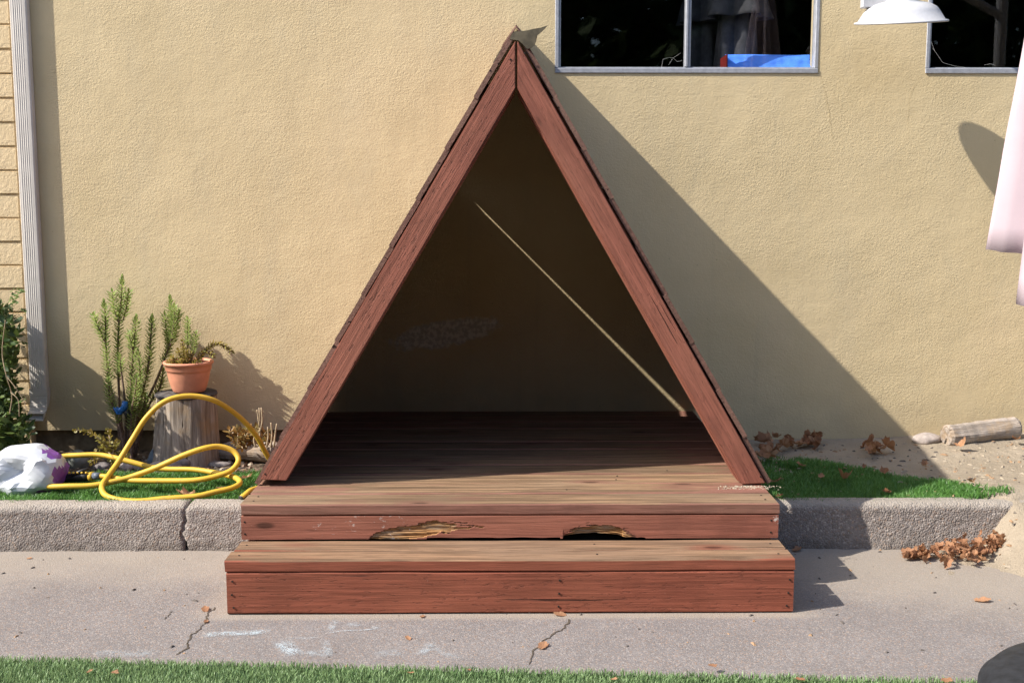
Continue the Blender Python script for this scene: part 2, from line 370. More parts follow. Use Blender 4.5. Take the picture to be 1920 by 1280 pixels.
# kerb: two lengths either side of a jagged crack, carrying on behind the shelter to the right
def kerb_piece(name, xa, xb, ja=None, jb=None, parent=None):
    prof = []                                                    # (y, z) from front bottom to back top
    for t in np.linspace(0, 1, 18): prof.append((4.052+.030*t, -.01+.145*t))
    for a in np.linspace(0, math.pi/2, 8)[1:]: prof.append((4.082+.036*(1-math.cos(a)), .135+.036*math.sin(a)))
    for t in np.linspace(0, 1, 6)[1:]: prof.append((4.118+.05*t, .171))
    prof.append((4.168, .03)); n = len(prof); m = max(2, int((xb-xa)/.012)); v = []; f = []
    for i in range(m+1):
        for j, (y, z) in enumerate(prof):
            x = xa+(xb-xa)*i/m
            if i == 0 and ja: x += ja(z)
            if i == m and jb: x += jb(z)
            p = (x, y, z); d = .0035*nz(p, 60)+.002*nz(p, 16, 3)+.005*nz(p, 3, 9)
            if z < .05: d += .014*max(0, nz(p, 22, 5)+.15)*(1-z/.05)
            v.append((x, y-d+(.01*nz(p, 2.2, 4) if j < n-1 else 0), z+(d*.5 if j > 18 else 0)))
    for i in range(m):
        for j in range(n-1): f.append((i*n+j, (i+1)*n+j, (i+1)*n+j+1, i*n+j+1))
    f.append(tuple(range(n))); f.append(tuple(range(m*n+n-1, m*n-1, -1)))
    return wobj(name, v, f, M_KERB, parent, org=(0, 0, 0) if parent is None else None, smooth=True)
xc = pY(345, 985, 4.07).x
crk = lambda z: .022*mnoise.noise(Vector((z*22, 1.3, 0)))+.012*mnoise.noise(Vector((z*70, 4, 0)))+.10*(z-.1)*(1 if z > .16 else .25)
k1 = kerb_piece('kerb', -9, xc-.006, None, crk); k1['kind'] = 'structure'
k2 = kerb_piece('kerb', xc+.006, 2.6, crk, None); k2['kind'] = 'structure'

# raised bed behind the kerb
def grid(name, x0, x1, y0, y1, dx, dy, hf, m, kind='structure'):
    nx = int((x1-x0)/dx)+1; ny = int((y1-y0)/dy)+1; v = []; f = []
    for j in range(ny):
        for i in range(nx):
            x = x0+(x1-x0)*i/(nx-1); y = y0+(y1-y0)*j/(ny-1); v.append((x, y, hf(x, y)))
    for j in range(ny-1):
        for i in range(nx-1): a = j*nx+i; f.append((a, a+1, a+nx+1, a+nx))
    return wobj(name, v, f, m, org=(0, 0, 0), kind=kind, smooth=True)
def sstep(a, b, x): t = min(1, max(0, (x-a)/(b-a))); return t*t*(3-2*t)
def h_soil(x, y): return .140-.040*sstep(4.55, 5.1, y)+.012*nz((x, y, 0), 9)+.006*nz((x, y, 1), 30)
grid('planting_bed', -9, -.82, 4.15, 5.4, .03, .03, h_soil, M_SOIL)
def h_sand(x, y):
    bed = .142+.012*sstep(4.6, 5.2, y)+.035*sstep(1.5, 2.6, x)*sstep(4.5, 5.2, y)+.008*nz((x, y, 0), 4)+.004*nz((x, y, 2), 18)
    bed += .05*sstep(1.74, 2.0, x)*(1-sstep(4.2, 4.7, y))
    if y > 4.135: return bed
    d = 4.135-y; xs_ = x+.05*nz((x, y, 5), 5)
    k = sstep(1.80-.42*min(.25, d), 1.98, xs_)                                     # the spill buries the kerb's end
    run = .42+.75*sstep(1.62, 2.2, xs_); t = min(1, d/run); z = bed*(1-t)**1.9*k
    thin = .012*sstep(1.45, 1.75, xs_)*(1-sstep(.10, .48, d)) if y < 4.06 else 0
    z = max(z, thin)-.009+.012*nz((x, y, 3), 9)+.006*nz((x, y, 8), 30)
    return max(-.03, z) if x > 1.3 else -.03
grid('sand', .80, 9, 3.3, 5.4, .022, .022, h_sand, M_SAND)

# turf blades
def blades(name, n, sampler, m, h, w, lean, org):
    pts = []
    while len(pts) < n:
        q = sampler()
        if q is not None: pts.append(q)
    P = np.array(pts); k = len(P); a = rng.uniform(0, 2*math.pi, k); hh = h*rng.uniform(.6, 1.15, k)*P[:, 3]; ww = w*rng.uniform(.7, 1.3, k)
    d = np.stack([np.cos(a), np.sin(a), np.zeros(k)], 1)*ww[:, None]/2
    la = rng.uniform(0, 2*math.pi, k); ll = hh*rng.uniform(.1, lean, k)
    L = np.stack([np.cos(la)*ll, np.sin(la)*ll, np.zeros(k)], 1); up = np.zeros((k, 3)); up[:, 2] = 1
    B = P[:, :3]; mid = B+L*.35+up*(hh*.6)[:, None]; tip = B+L+up*hh[:, None]
    V = np.stack([B-d, B+d, mid-d*.8, mid+d*.8, tip], 1).reshape(-1, 3)
    i = np.arange(k)*5; F = [None]*0
    q = np.stack([i, i+1, i+3, i+2], 1).tolist(); t = np.stack([i+2, i+3, i+4], 1).tolist()
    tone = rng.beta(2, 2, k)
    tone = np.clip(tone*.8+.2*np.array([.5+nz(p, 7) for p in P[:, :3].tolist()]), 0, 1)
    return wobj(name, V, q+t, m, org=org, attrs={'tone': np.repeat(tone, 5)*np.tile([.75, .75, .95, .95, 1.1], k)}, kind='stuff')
xa, xb = pZ(0, 1238, .0), pZ(1920, 1284, .0)
def fr_edge(x): return xa.y+(xb.y-xa.y)*(x-xa.x)/(xb.x-xa.x)+.008*nz((x, 0, 0), 14)
def s_front():
    x = random.uniform(-2.4, 2.4); y = random.uniform(2.25, 3.1)
    if random.random() > (1.0 if y > 2.65 else .25): return None
    return (x, y, .004, 1) if y < fr_edge(x) else None
tb = [(-14, 2.2), (14, 2.2)]
n = 60; v = [(-2.4+4.8*i/n, 2.2, .006) for i in range(n+1)]+[(-2.4+4.8*i/n, fr_edge(-2.4+4.8*i/n)-.012, .006) for i in range(n+1)]
M_TBASE = simple('turf_backing', (.035, .06, .022), .9, .1)
wobj('turf_mat', v, [(i, i+1, n+2+i, n+1+i) for i in range(n)], M_TBASE, org=(0, 0, 0), kind='structure')
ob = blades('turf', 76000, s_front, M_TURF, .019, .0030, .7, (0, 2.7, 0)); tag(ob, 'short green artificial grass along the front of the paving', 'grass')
def s_left():
    x = random.uniform(-2.6, -.86); y = random.uniform(4.135, 4.72)
    if y > 4.66+.05*nz((x, 0, 0), 6)-.10*sstep(-1.7, -2.2, x): return None
    return (x, y, h_soil(x, y)+.004, 1.0 if nz((x, y, 0), 8) > -.28 else .55)
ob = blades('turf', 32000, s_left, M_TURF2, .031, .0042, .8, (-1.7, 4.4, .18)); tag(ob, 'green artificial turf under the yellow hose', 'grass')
def s_right():
    x = random.uniform(.9, 2.05); y = random.uniform(4.13, 4.95)
    back = 4.93-.42*sstep(1.35, 2.0, x)-.25*sstep(1.8, 2.05, x)+.05*nz((x, y, 0), 6)
    if y > back: return None
    edge = min(back-y, (2.02-x)*.8); dens = sstep(-.02, .20, edge+.09*nz((x, y, 4), 9))
    if nz((x-1.33, y-4.72, 2), 5) > .22 and y > 4.6: dens *= .35
    if random.random() > dens: return None
    return (x, y, h_sand(x, y)-.004, .6+.4*dens)
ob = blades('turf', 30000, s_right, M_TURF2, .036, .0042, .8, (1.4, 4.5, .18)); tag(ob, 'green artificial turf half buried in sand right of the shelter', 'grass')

# ================================================================== building
bld = thing('building', (0, YW, .2), 'cream stucco building wall with aluminium windows behind the shelter', 'building')
wl = pY(1041, 0, YW).x; zs = pY(1300, 137, YW).z; wr = pY(1536, 60, YW).x; w2 = pY(1736, 100, YW).x; w2r = w2+(wr-wl); ztop = zs+1.0
xL = pY(38, 300, YW).x          # stucco meets the painted brick
zb = pY(300, 806, YW).z
def add_rect(v, f, x0, x1, z0, z1, y): i = len(v); v += [(x0, y, z0), (x1, y, z0), (x1, y, z1), (x0, y, z1)]; f.append((i, i+1, i+2, i+3))
v = []; f = []
XR = 9.0; ZT = 4.2; xs = [xL, wl, wr, w2, w2r, XR]
add_rect(v, f, xL, 0, zb, zs, YW); add_rect(v, f, 0, XR, .10, zs, YW); add_rect(v, f, xL, XR, ztop, ZT, YW)
add_rect(v, f, xL, wl, zs, ztop, YW); add_rect(v, f, wr, w2, zs, ztop, YW); add_rect(v, f, w2r, XR, zs, ztop, YW)
for (a, b_) in ((wl, wr), (w2, w2r)):     # reveals
    for q in ([(a, YW, zs), (b_, YW, zs), (b_, YW+.14, zs), (a, YW+.14, zs)], [(a, YW, zs), (a, YW+.14, zs), (a, YW+.14, ztop), (a, YW, ztop)],
              [(b_, YW, zs), (b_, YW+.14, zs), (b_, YW+.14, ztop), (b_, YW, ztop)], [(a, YW, ztop), (b_, YW, ztop), (b_, YW+.14, ztop), (a, YW+.14, ztop)]):
        i = len(v); v += q; f.append((i, i+1, i+2, i+3))
i = len(v); v += [(xL, YW, zb), (0, YW, zb), (0, YW+.05, zb), (xL, YW+.05, zb)]; f.append((i, i+1, i+2, i+3))
wobj('stucco_wall', v, f, M_STUCCO, bld, org=(0, YW, 0))
M_FOUND = simple('stained_foundation', (.17, .13, .085), .95, .1, .4, 14, 0, .004)
v = []; f = []; add_rect(v, f, -9, XR, -.05, zb+.02, YW+.03); wobj('foundation', v, f, M_FOUND, bld, org=(0, YW, 0))
# dark room behind the windows
v = [(wl-.6, YW+.15, .9), (w2r+.6, YW+.15, .9), (w2r+.6, YW+3, .9), (wl-.6, YW+3, .9), (wl-.6, YW+.15, 3.6), (w2r+.6, YW+.15, 3.6), (w2r+.6, YW+3, 3.6), (wl-.6, YW+3, 3.6)]
wobj('room', v, [(0, 1, 2, 3), (4, 5, 6, 7), (0, 3, 7, 4), (1, 2, 6, 5), (2, 3, 7, 6)], M_ROOM, bld)
v = []; f = []; e = YW+.15
for (a, b_, c, d) in ((wl-.6, wl, .9, 3.6), (wr, w2, .9, 3.6), (w2r, w2r+.6, .9, 3.6), (wl, wr, .9, zs), (wl, wr, ztop, 3.6), (w2, w2r, .9, zs), (w2, w2r, ztop, 3.6)): add_rect(v, f, a, b_, c, d, e)
wobj('inner_wall', v, f, M_ROOM, bld)
def bar_mesh(x0, x1, y0, y1, z0, z1):
    bm = bmesh.new(); bmesh.ops.create_cube(bm, size=1)
    for q in bm.verts: q.co = Vector(((x1-x0)*q.co.x, (y1-y0)*q.co.y, (z1-z0)*q.co.z))
    bmesh.ops.bevel(bm, geom=bm.edges[:], offset=min(.0025, (x1-x0)/5, (z1-z0)/5), segments=1, affect='EDGES'); return bm
def bar(name, x0, x1, y0, y1, z0, z1, m, parent):
    return bmobj(name, bar_mesh(x0, x1, y0, y1, z0, z1), m, parent, Matrix.Translation(((x0+x1)/2, (y0+y1)/2, (z0+z1)/2)))
def window(x0, x1, mull):
    w = bar('window', x0, x1, YW-.006, YW+.05, zs-.002, zs+.022, M_ALU, bld)             # bottom rail is the root
    bar('frame', x0, x0+.018, YW-.004, YW+.05, zs+.0225, ztop, M_ALU, w); bar('frame', x1-.018, x1, YW-.004, YW+.05, zs+.0225, ztop, M_ALU, w)
    bar('frame', x0+.0185, x0+.028, YW+.012, YW+.05, zs+.0225, ztop, M_ALU, w); bar('frame', x0+.0285, x1-.0185, YW+.008, YW+.05, zs+.0225, zs+.028, M_ALU, w)
    bar('frame', x0+.0285, x1-.0185, YW-.004, YW+.05, ztop-.03, ztop-.001, M_ALU, w)
    bar('mullion', mull-.014, mull-.001, YW-.002, YW+.05, zs+.0285, ztop-.031, M_ALU, w); bar('mullion', mull+.0005, mull+.014, YW+.010, YW+.05, zs+.0285, ztop-.031, M_ALU, w)
    for (a, b_, y) in ((x0+.030, mull-.01, YW+.022), (mull+.01, x1-.02, YW+.032)):
        v = []; f = []; add_rect(v, f, a, b_, zs+.02, ztop-.01, y); wobj('pane', v, f, M_GLASS, w)
    return w
window(wl, wr, pY(1291, 60, YW).x); window(w2, w2r, w2+.64)
# painted brick wall left of the downspout
bp = wobj('brick_wall', [(-9, YW-.014, .05), (xL-.002, YW-.014, .05), (xL-.002, YW-.014, 4.2), (-9, YW-.014, 4.2)], [(0, 1, 2, 3)], M_BRICK, bld)
bh = (pY(20, 451-20, YW).z-pY(20, 495-20, YW).z); z0 = pY(20, 497, YW).z
def brick_mesh(wd):
    bm = bmesh.new(); bmesh.ops.create_cube(bm, size=1)
    for q in bm.verts: q.co = Vector((wd*q.co.x, .05*q.co.y, (bh-.0045)*q.co.z))
    bmesh.ops.bevel(bm, geom=bm.edges[:], offset=.004, segments=2, affect='EDGES')
    for q in bm.verts: q.co += Vector((nz(q.co, 30), nz(q.co, 25, 3), nz(q.co, 30, 7)))*.003
    me = bpy.data.meshes.new('brick'); bm.to_mesh(me); bm.free(); me.materials.append(M_BRICK); return me
BW = .40; bmes = {1: [brick_mesh(BW-.0045) for _ in range(3)], .5: [brick_mesh(BW/2-.0045) for _ in range(3)]}
for k in range(-14, 17):
    zc = z0+k*bh+bh/2
    if zc < .12 or zc > 3.2: continue
    ws = [.5, 1, 1] if k % 2 else [1, 1, .5]; x = xL-.003-.006*abs(nz((k, 0, 0), .7))
    for wd in ws:
        o = obj('brick', random.choice(bmes[wd]), bp, Matrix.Translation((x-BW*wd/2, YW+.002+random.uniform(-.002, .002), zc))); x -= BW*wd

# hairline cracks and marks in the stucco
def ribbon(pts, w, off):
    v = []; f = []
    for i, p in enumerate(pts):
        p = Vector(p); t = Vector(pts[min(i+1, len(pts)-1)])-Vector(pts[max(i-1, 0)]); s = t.cross(off).normalized()*w*.5*random.uniform(.4, 1.2)
        v += [p-s, p+s]
    for i in range(len(pts)-1): f.append((2*i, 2*i+1, 2*i+3, 2*i+2))
    return v, f
def jag(pts, per, amp, f3):
    out = []
    for i in range(len(pts)-1):
        for k in range(per):
            t = k/per; x = pts[i][0]*(1-t)+pts[i+1][0]*t; y = pts[i][1]*(1-t)+pts[i+1][1]*t
            out.append(f3(x+random.uniform(-amp, amp), y+random.uniform(-amp, amp)))
    out.append(f3(*pts[-1])); return out
M_CRACKW = simple('stucco_crack', (.46, .365, .215), .95, .1)
for pts in ([(1728, 143), (1712, 165), (1704, 190), (1702, 235)], [(1537, 140), (1548, 175), (1555, 215), (1562, 260)]):
    v, f = ribbon(jag(pts, 7, 1.2, lambda x, y: pY(x, y, YW-.0015)), .0014, Vector((0, 1, 0))); wobj('crack', v, f, M_CRACKW, bld)

# ================================================================== A-frame shelter
sh = thing('a_frame_shelter', (.034, 4.4, 0), 'red stained wooden A-frame play shelter on a low deck with a step', 'shelter')
XA, XB = -.878, .945; XC = (XA+XB)/2; LEN = XB-XA
def board(name, L, Wd, T, M, mat, wear=(.5, .1, .2), parent=sh, jit=.0012, nseg=None, rag=.003):
    r = min(.004, T/4); n = nseg or max(6, int(L/.05)); o = random.uniform(0, 90)
    cs = [(-Wd/2+r, -T/2), (Wd/2-r, -T/2), (Wd/2, -T/2+r), (Wd/2, T/2-r), (Wd/2-r, T/2), (-Wd/2+r, T/2), (-Wd/2, T/2-r), (-Wd/2, -T/2+r)]
    v = []; f = []; m = len(cs)
    for i in range(n+1):
        x = -L/2+L*i/n
        for k, (y, z) in enumerate(cs):
            e = rag*nz((y*90, z*90, o), 1) if i in (0, n) else 0
            v.append((x+e, y+jit*nz((x, y*3, o), 5)*1.6, z+jit*nz((x, y*3, o+9), 4)))
    for i in range(n):
        for k in range(m): k2 = (k+1) % m; f.append((i*m+k, (i+1)*m+k, (i+1)*m+k2, i*m+k2))
    f.append(tuple(range(m))); f.append(tuple(range(n*m+m-1, n*m-1, -1)))
    f = [tuple(reversed(q)) for q in f]
    me = mesh(name, v, f, mat)
    return obj(name, me, parent, M, color=(*wear, 1))
# deck boards
pitch = (YW-.004-3.604)/12; YF = 3.604
screw_me = None
def screw_mesh():
    v, f = lathe([(.0001, -.0002), (.0018, .0), (.0032, .0006), (.0036, -.001)], 8); return mesh('screw', v, f, M_SCREW, smooth=True)
screw_me = screw_mesh()
def screw(p, zax, parent): return obj('screw', screw_me, parent, frame(p, (1, 0, 0) if abs(zax[0]) < .9 else (0, 1, 0), zax))
dw = [.82, .62, .74, .66, .58, .66, .55, .6, .6, .5, .5, .5]
for i in range(12):
    yc = YF+pitch*(i+.5)
    ov = [.0, .001, -.0015][i % 3]
    d = board('deck_board', LEN+random.uniform(-.006, .004), pitch-random.uniform(.006, .0095), .038, frame((XC, yc, ZD-.019+ov), (1, 0, 0), (0, 0, 1)), M_DECK if i else M_DECK, (dw[i], .12 if i else .10, .1), rag=.006, jit=.0018)
    if i < 4:
        for x in ((XA+.03, XB-.03) if i == 0 else (XC+.2*i,)):
            for s in ((-.03,) if i % 2 else (.035, -.02)): screw((x+random.uniform(-.008, .008), yc+s, ZD+ov+.0015), (0, 0, 1), d)
# upper riser with rotten patches: fine grid, the rot is carved into the face
zr0, zr1 = .183, .262; TR = .036
def rot_field(x, z):
    """0 sound .. 1 rotten; x in metres along the board, z 0..1 up the board"""
    nn = .22*nz((x*7, z*3, 0), 1)+.15*nz((x*26, z*11, 2), 1)+.16*nz((x*70, z*22, 5), 1)
    def pat(x0, x1, zlo, zhi):
        if x < x0 or x > x1: return 0
        t = (x-x0)/(x1-x0); g_ = min(1, max(0, (x-x0)/.09), max(0, (x1-x)/.10)); hi = zhi(t)*(.25+.75*g_**.6); e = min((x-x0)/(.012+.05*abs(nz((0, z*6, 3), 1))), (x1-x)/.08, 1)
        return max(0, min(1, (hi-z+nn)/.12))*sstep(0, 1, e)*(1 if z > zlo(t)-nn*.5 else 0)
    a = pat(x0a, x1a, lambda t: -.5 if t < .30 else (t-.30)*.95, lambda t: .42+.34*math.sin(min(1, t*1.5)*1.9)-.62*max(0, t-.5))
    b_ = pat(x0b, x1b, lambda t: -1, lambda t: .62-.25*t if t > .08 else .4+2*t)
    return max(a, b_)
x0a = pY(690, 990, YF).x-XC; x1a = pY(945, 990, YF).x-XC; x0b = pY(1056, 990, YF).x-XC; x1b = pY(1200, 990, YF).x-XC
def cutz(x):  # bottom edge raised where rotten away
    b_ = 0
    x0 = pY(800, 990, YF).x-XC; x1 = pY(1050, 990, YF).x-XC
    if x0 < x < x1: b_ = max(b_, .0045+.002*nz((x*14, 0, 0), 1))
    if x0b < x < x1b+.02: t = (x-x0b)/(x1b+.02-x0b); b_ = max(b_, .004+.014*math.sin(min(1, t*1.25+.05)*math.pi)**.8+.003*nz((x*40, 0, 0), 1))
    return b_
nx, nzr = 760, 28; v = []; f = []; rt = []
for i in range(nx+1):
    x = -LEN/2+LEN*i/nx
    for j in range(nzr+1):
        t = j/nzr; c = cutz(x); z = c+(zr1-zr0-c)*t; R_ = rot_field(x, t)
        streak = nz((x*5, t*13, 7), 1)*.6+nz((x*12, t*38, 1), 1)*.8
        dpt = R_*(.0055+.005*streak)+.0006*nz((x*6, t*3, 0), 1)
        if c > .006 and t < .35: dpt += .004*(1-t/.35)
        v.append((x, z-(zr1-zr0)/2, TR/2-dpt)); rt.append(R_)
N1 = (nx+1)*(nzr+1)
for i in range(nx):
    for j in range(nzr): a = i*(nzr+1)+j; f.append((a, a+nzr+1, a+nzr+2, a+1))
bk = []
for i in range(nx+1):
    for j in (0, nzr): p = v[i*(nzr+1)+j]; bk.append((p[0], p[1], -TR/2)); rt.append(.2 if j == 0 else 0)
v += bk
for i in range(nx):
    a = i*(nzr+1); b_ = N1+2*i
    f.append((a, b_, b_+2, a+nzr+1)); f.append((a+nzr, a+2*nzr+1, b_+3, b_+1)); f.append((b_, b_+1, b_+3, b_+2))
f.append(tuple([j for j in range(nzr+1)]+[N1+1, N1])); e = nx*(nzr+1); f.append(tuple([e+j for j in range(nzr, -1, -1)]+[N1+2*nx, N1+2*nx+1]))
def rot_mat():
    m = M_RED.copy(); m.name = 'rotten_red_timber'; t = m.node_tree; b = MB.__new__(MB); b.m = m; b.t = t
    b.b = t.nodes['Principled BSDF']; lk = b.b.inputs['Base Color'].links[0].from_socket
    tc = [n for n in t.nodes if n.bl_idname == 'ShaderNodeTexCoord'][0]; ob_ = tc.outputs['Object']
    r = b.attr('rot'); n = b.noise(b.map(ob_, (5, 110, 30)), 3, 8, .7, .3); n2 = b.noise(b.map(ob_, (2, 12, 8)), 5, 4, .6)
    c = b.mix(b.ss(n, .36, .62), (.075, .034, .014), (.46, .24, .092)); c = b.mix(b.math('MULTIPLY', b.ss(n2, .45, .68), .75), c, (.30, .22, .15))
    c = b.mix(b.ss(n, .40, .33), c, (.02, .012, .007))
    out = b.mix(b.ss(r, .12, .5), lk, c)
    edge = b.math('MULTIPLY', b.ss(r, .02, .12), b.ss(r, .45, .2)); out = b.mix(b.math('MULTIPLY', edge, .7), out, (.04, .02, .012))
    # flaked paint showing primer
    px = b.xyz(ob_); fl = b.noise(b.map(ob_, (1, 1.6, 1)), 34, 6, .7)
    zone = b.math('MULTIPLY', b.ss(px[0], -.80, -.62), b.ss(px[0], -.18, -.40)); zone = b.math('MAXIMUM', zone, b.ss(px[0], .85, .905))
    flm = b.math('MULTIPLY', b.ss(b.math('ADD', fl, b.math('MULTIPLY', zone, .13)), .735, .765), b.ss(zone, .1, .6)); out = b.mix(flm, out, (.48, .40, .36))
    b.put(b.b.inputs['Base Color'], out); return m
rz = (zr0+zr1)/2
rs = obj('riser_board', mesh('riser_board', v, f, rot_mat(), attrs={'rot': rt}), sh, frame((XC, YF+.020, rz), (1, 0, 0), (0, -1, 0)), color=(0.2, .26, .05, 1))
tag(rs, 'rotten riser board with two eaten away patches')
for x in (XA+.012, XB-.025):
    for z in (rz-.02, rz+.022): screw((x, YF+.0012, z), (0, -1, 0), rs)
bar('gap_shade_strip', XA+.03, XB-.03, YF+.042, YF+.06, .02, .262, M_DARK, sh)  # near-black strip painted in for the shade behind the riser
# step: two treads and the deep lower riser
tw = (YF-3.389)/2
for i in range(2):
    d = board('tread_board', LEN+(.006 if i == 0 else -.004), tw-.0065, .038, frame((XC-.002, 3.389+tw*(i+.5)-.002, .180-.019), (1, 0, 0), (0, 0, 1)), M_STEP, (.86 if i == 0 else .92, .34, .0), rag=.006, jit=.0015)
    for x in (XA+.03, XC+.28, XB-.04): screw((x, 3.389+tw*(i+.5), .1815), (0, 0, 1), d)
lr = board('riser_board', LEN, .136, .038, frame((XC, 3.389+.021, .0715), (1, 0, 0), (0, -1, 0)), M_STEP, (.28, .36, .5), rag=.001)
for x in (XA+.018, XC+.155, XB-.018):
    for z in (.025, .068, .112): screw((x+random.uniform(-.004, .004), 3.3885, z), (0, -1, 0), lr)
for x in (XA+.022, XB-.022):
    board('step_side', tw*2-.05, .136, .036, frame((x, 3.389+tw+.01, .0715), (0, 1, 0), (1, 0, 0)), M_STEP, (.1, .1, .1))
    board('rim_board', YW-YF-.1, .089, .036, frame((x+(.01 if x < 0 else -.01), (YW+YF)/2, .217), (0, 1, 0), (1, 0, 0)), M_RED, (.1, .1, .1))
    board('rim_board', .46, .17, .036, frame((x+(.01 if x < 0 else -.01), YF+.235, .087), (0, 1, 0), (1, 0, 0)), M_RED, (.1, .1, .1))

# rake boards (front plane) -----------------------------------------------------
YR = 3.842
def poly_board(name, pts, y0, y1, mat, wear, bevel=.003):
    """pts: outline in the front plane, first two = outer base, outer apex; local x along that edge"""
    a = Vector((pts[0][0], y0, pts[0][1])); b_ = Vector((pts[1][0], y0, pts[1][1])); c = sum((Vector((p[0], (y0+y1)/2, p[1])) for p in pts), Vector())/len(pts)
    M = frame(c, b_-a, (0, -1, 0)); Mi = M.inverted(); bm = bmesh.new()
    fr = [bm.verts.new(Mi @ Vector((p[0], y0, p[1]))) for p in pts]; bk_ = [bm.verts.new(Mi @ Vector((p[0], y1, p[1]))) for p in pts]
    n = len(pts); bm.faces.new(fr); bm.faces.new(bk_[::-1])
    for i in range(n): bm.faces.new((fr[i], fr[(i+1) % n], bk_[(i+1) % n], bk_[i]))
    bmesh.ops.recalc_face_normals(bm, faces=bm.faces[:])
    bmesh.ops.bevel(bm, geom=bm.edges[:], offset=bevel, segments=2, affect='EDGES')
    return bmobj(name, bm, mat, sh, M, color=(*wear, 1))
def q(x, y): p = pY(x, y, YR); return (p.x, p.z)
LO, LA, LI, LB = q(487, 899), q(966.5, 76), q(966.5, 166), q(537, 901)
RO, RA, RI, RB = q(1436, 906), q(970, 76), q(970, 166), q(1391, 908)
rk = poly_board('rake_board', [LO, LA, LI, LB], YR, YR+.038, M_RED, (0.05, .05, .75)); tag(rk, 'left sloping front board with a knot')
rk2 = poly_board('rake_board', [RO, RA, RI, RB], YR, YR+.038, M_RED, (.05, .05, .25)); tag(rk2, 'right sloping front board, sunlit and orange red')
for s, k in ((q(1426, 893), rk2), (q(497, 888), rk), (q(1130, 352), rk2), (q(984, 100), rk2), (q(957, 112), rk)): screw((s[0], YR-.001, s[1]), (0, -1, 0), k)
# rafters doubled behind the rakes
def inset(p, dx): return (p[0]+dx, p[1])
poly_board('rafter', [inset(LO, .012), (LA[0]-.002, LA[1]-.022), (LI[0]-.002, LI[1]-.012), inset(LB, -.004)], YR+.0395, YR+.13, M_RED, (.05, .05, .2))
poly_board('rafter', [inset(RO, -.012), (RA[0]+.002, RA[1]-.022), (RI[0]+.002, RI[1]-.012), (RB[0]-.006, RB[1]+.002)], YR+.0395, YR+.13, M_RED, (.05, .05, .2))

# cladding: lapped boards from the front to the house wall; the ridge climbs towards the wall
apexF = Vector((pY(968, 73, YR).x, 0, pY(968, 71, YR).z+.004)); apexB = Vector((pY(968, 60, YW).x, 0, pY(968, 62, YW).z))
Y0, Y1 = YR+.006, YW-.004
SL = [0, .105, .215, .325, .43, .54, .645, .755, .865, 1.0]
def clad(side):
    bx = LO[0]-.004 if side < 0 else RO[0]+.004
    def pt(s, y, off):
        t = (y-YR)/(YW-YR); top = apexF*(1-t)+apexB*t; x = bx+(top.x-bx)*s; z = ZD+.004+(top.z-ZD-.004)*s
        dx, dz = top.x-bx, top.z-ZD; l = math.hypot(dx, dz); n = (-dz/l, dx/l) if side < 0 else (dz/l, -dx/l)
        return Vector((x+n[0]*off, y, z+n[1]*off))
    slope = 1.86; lap = .004/slope; m = 46
    for i in range(len(SL)-1):
        o_ = random.uniform(0, 99); ye = Y0+random.uniform(0, .010); v = []; f = []; ends = random.uniform(-.003, .003)
        for k in range(m+1):
            y = ye+(Y1-ye)*k/m; jl = .0035*nz((y*3, o_, 0), 1)+(random.uniform(-.004, .004) if k == 0 else 0)
            su = SL[i+1]+.0005; dl = YW-y
            if side < 0 and i == 5 and .031 < dl < .56:                 # split top edge lets a blade of sun through
                su -= lap+.0105*sstep(.031, .05, dl)*(.6+.5*sstep(.1, .5, dl))+.0006
            sl_ = SL[i]-(lap if i else 0)+jl/slope; th = .0165
            lo_in = .004+(.0042 if i else 0); up_in = .004
            for (s, off) in ((sl_, lo_in), (sl_, lo_in+th), (su, up_in+th), (su, up_in)): v.append(pt(s, y, off+.0008*nz((y*4, o_, 3), 1)))
        for k in range(m):
            for j in range(4): j2 = (j+1) % 4; f.append((k*4+j, k*4+j2, k*4+4+j2, k*4+4+j))
        f.append((0, 1, 2, 3)); f.append((m*4+3, m*4+2, m*4+1, m*4))
        V = np.array([tuple(p) for p in v]); c = V.mean(0); M = frame(c, (0, 1, 0), pt(.5, c[1], 1)-pt(.5, c[1], 0)); Mi = M.inverted()
        me = mesh('cladding_board', [tuple(Mi @ Vector(p)) for p in V.tolist()], f, M_CLAD)
        bm = bmesh.new(); bm.from_mesh(me); bmesh.ops.recalc_face_normals(bm, faces=bm.faces[:]); bm.to_mesh(me); bm.free()
        obj('cladding_board', me, sh, M, color=(.12, .12, .2, 1))
    return pt
ptL = clad(-1); ptR = clad(1)
# ridge caps
for k, (ya, yb) in enumerate(((Y0+.09, 4.33), (4.30, 4.82), (4.79, Y1))):
    v = []; f = []; n = 14; dz = .003*(k % 2); 
    for i in range(n+1):
        y = ya+(yb-ya)*i/n; jj = .003*nz((y*6, k, 0), 1)
        t = (y-YR)/(YW-YR); top = apexF*(1-t)+apexB*t
        A = ptL(.967+jj, y, .0235+dz); B = Vector((top.x, y, top.z+.030+dz+jj)); C = ptR(.967-jj, y, .0235+dz)
        v += [A, B, C, A+Vector((0, 0, .005)), B+Vector((0, 0, .006)), C+Vector((0, 0, .005))]
    for i in range(n):
        a = 6*i; b_ = a+6
        for (p0, p1) in ((0, 1), (1, 2), (5, 4), (4, 3), (3, 0), (2, 5)): f.append((a+p0, a+p1, b_+p1, b_+p0))
    f.append((0, 3, 4, 1)); f.append((1, 4, 5, 2)); a = 6*n; f.append((a, a+1, a+4, a+3)); f.append((a+1, a+2, a+5, a+4))
    wobj('ridge_cap', v, f, M_CLAD, sh, color=(.12, .12, .2, 1))
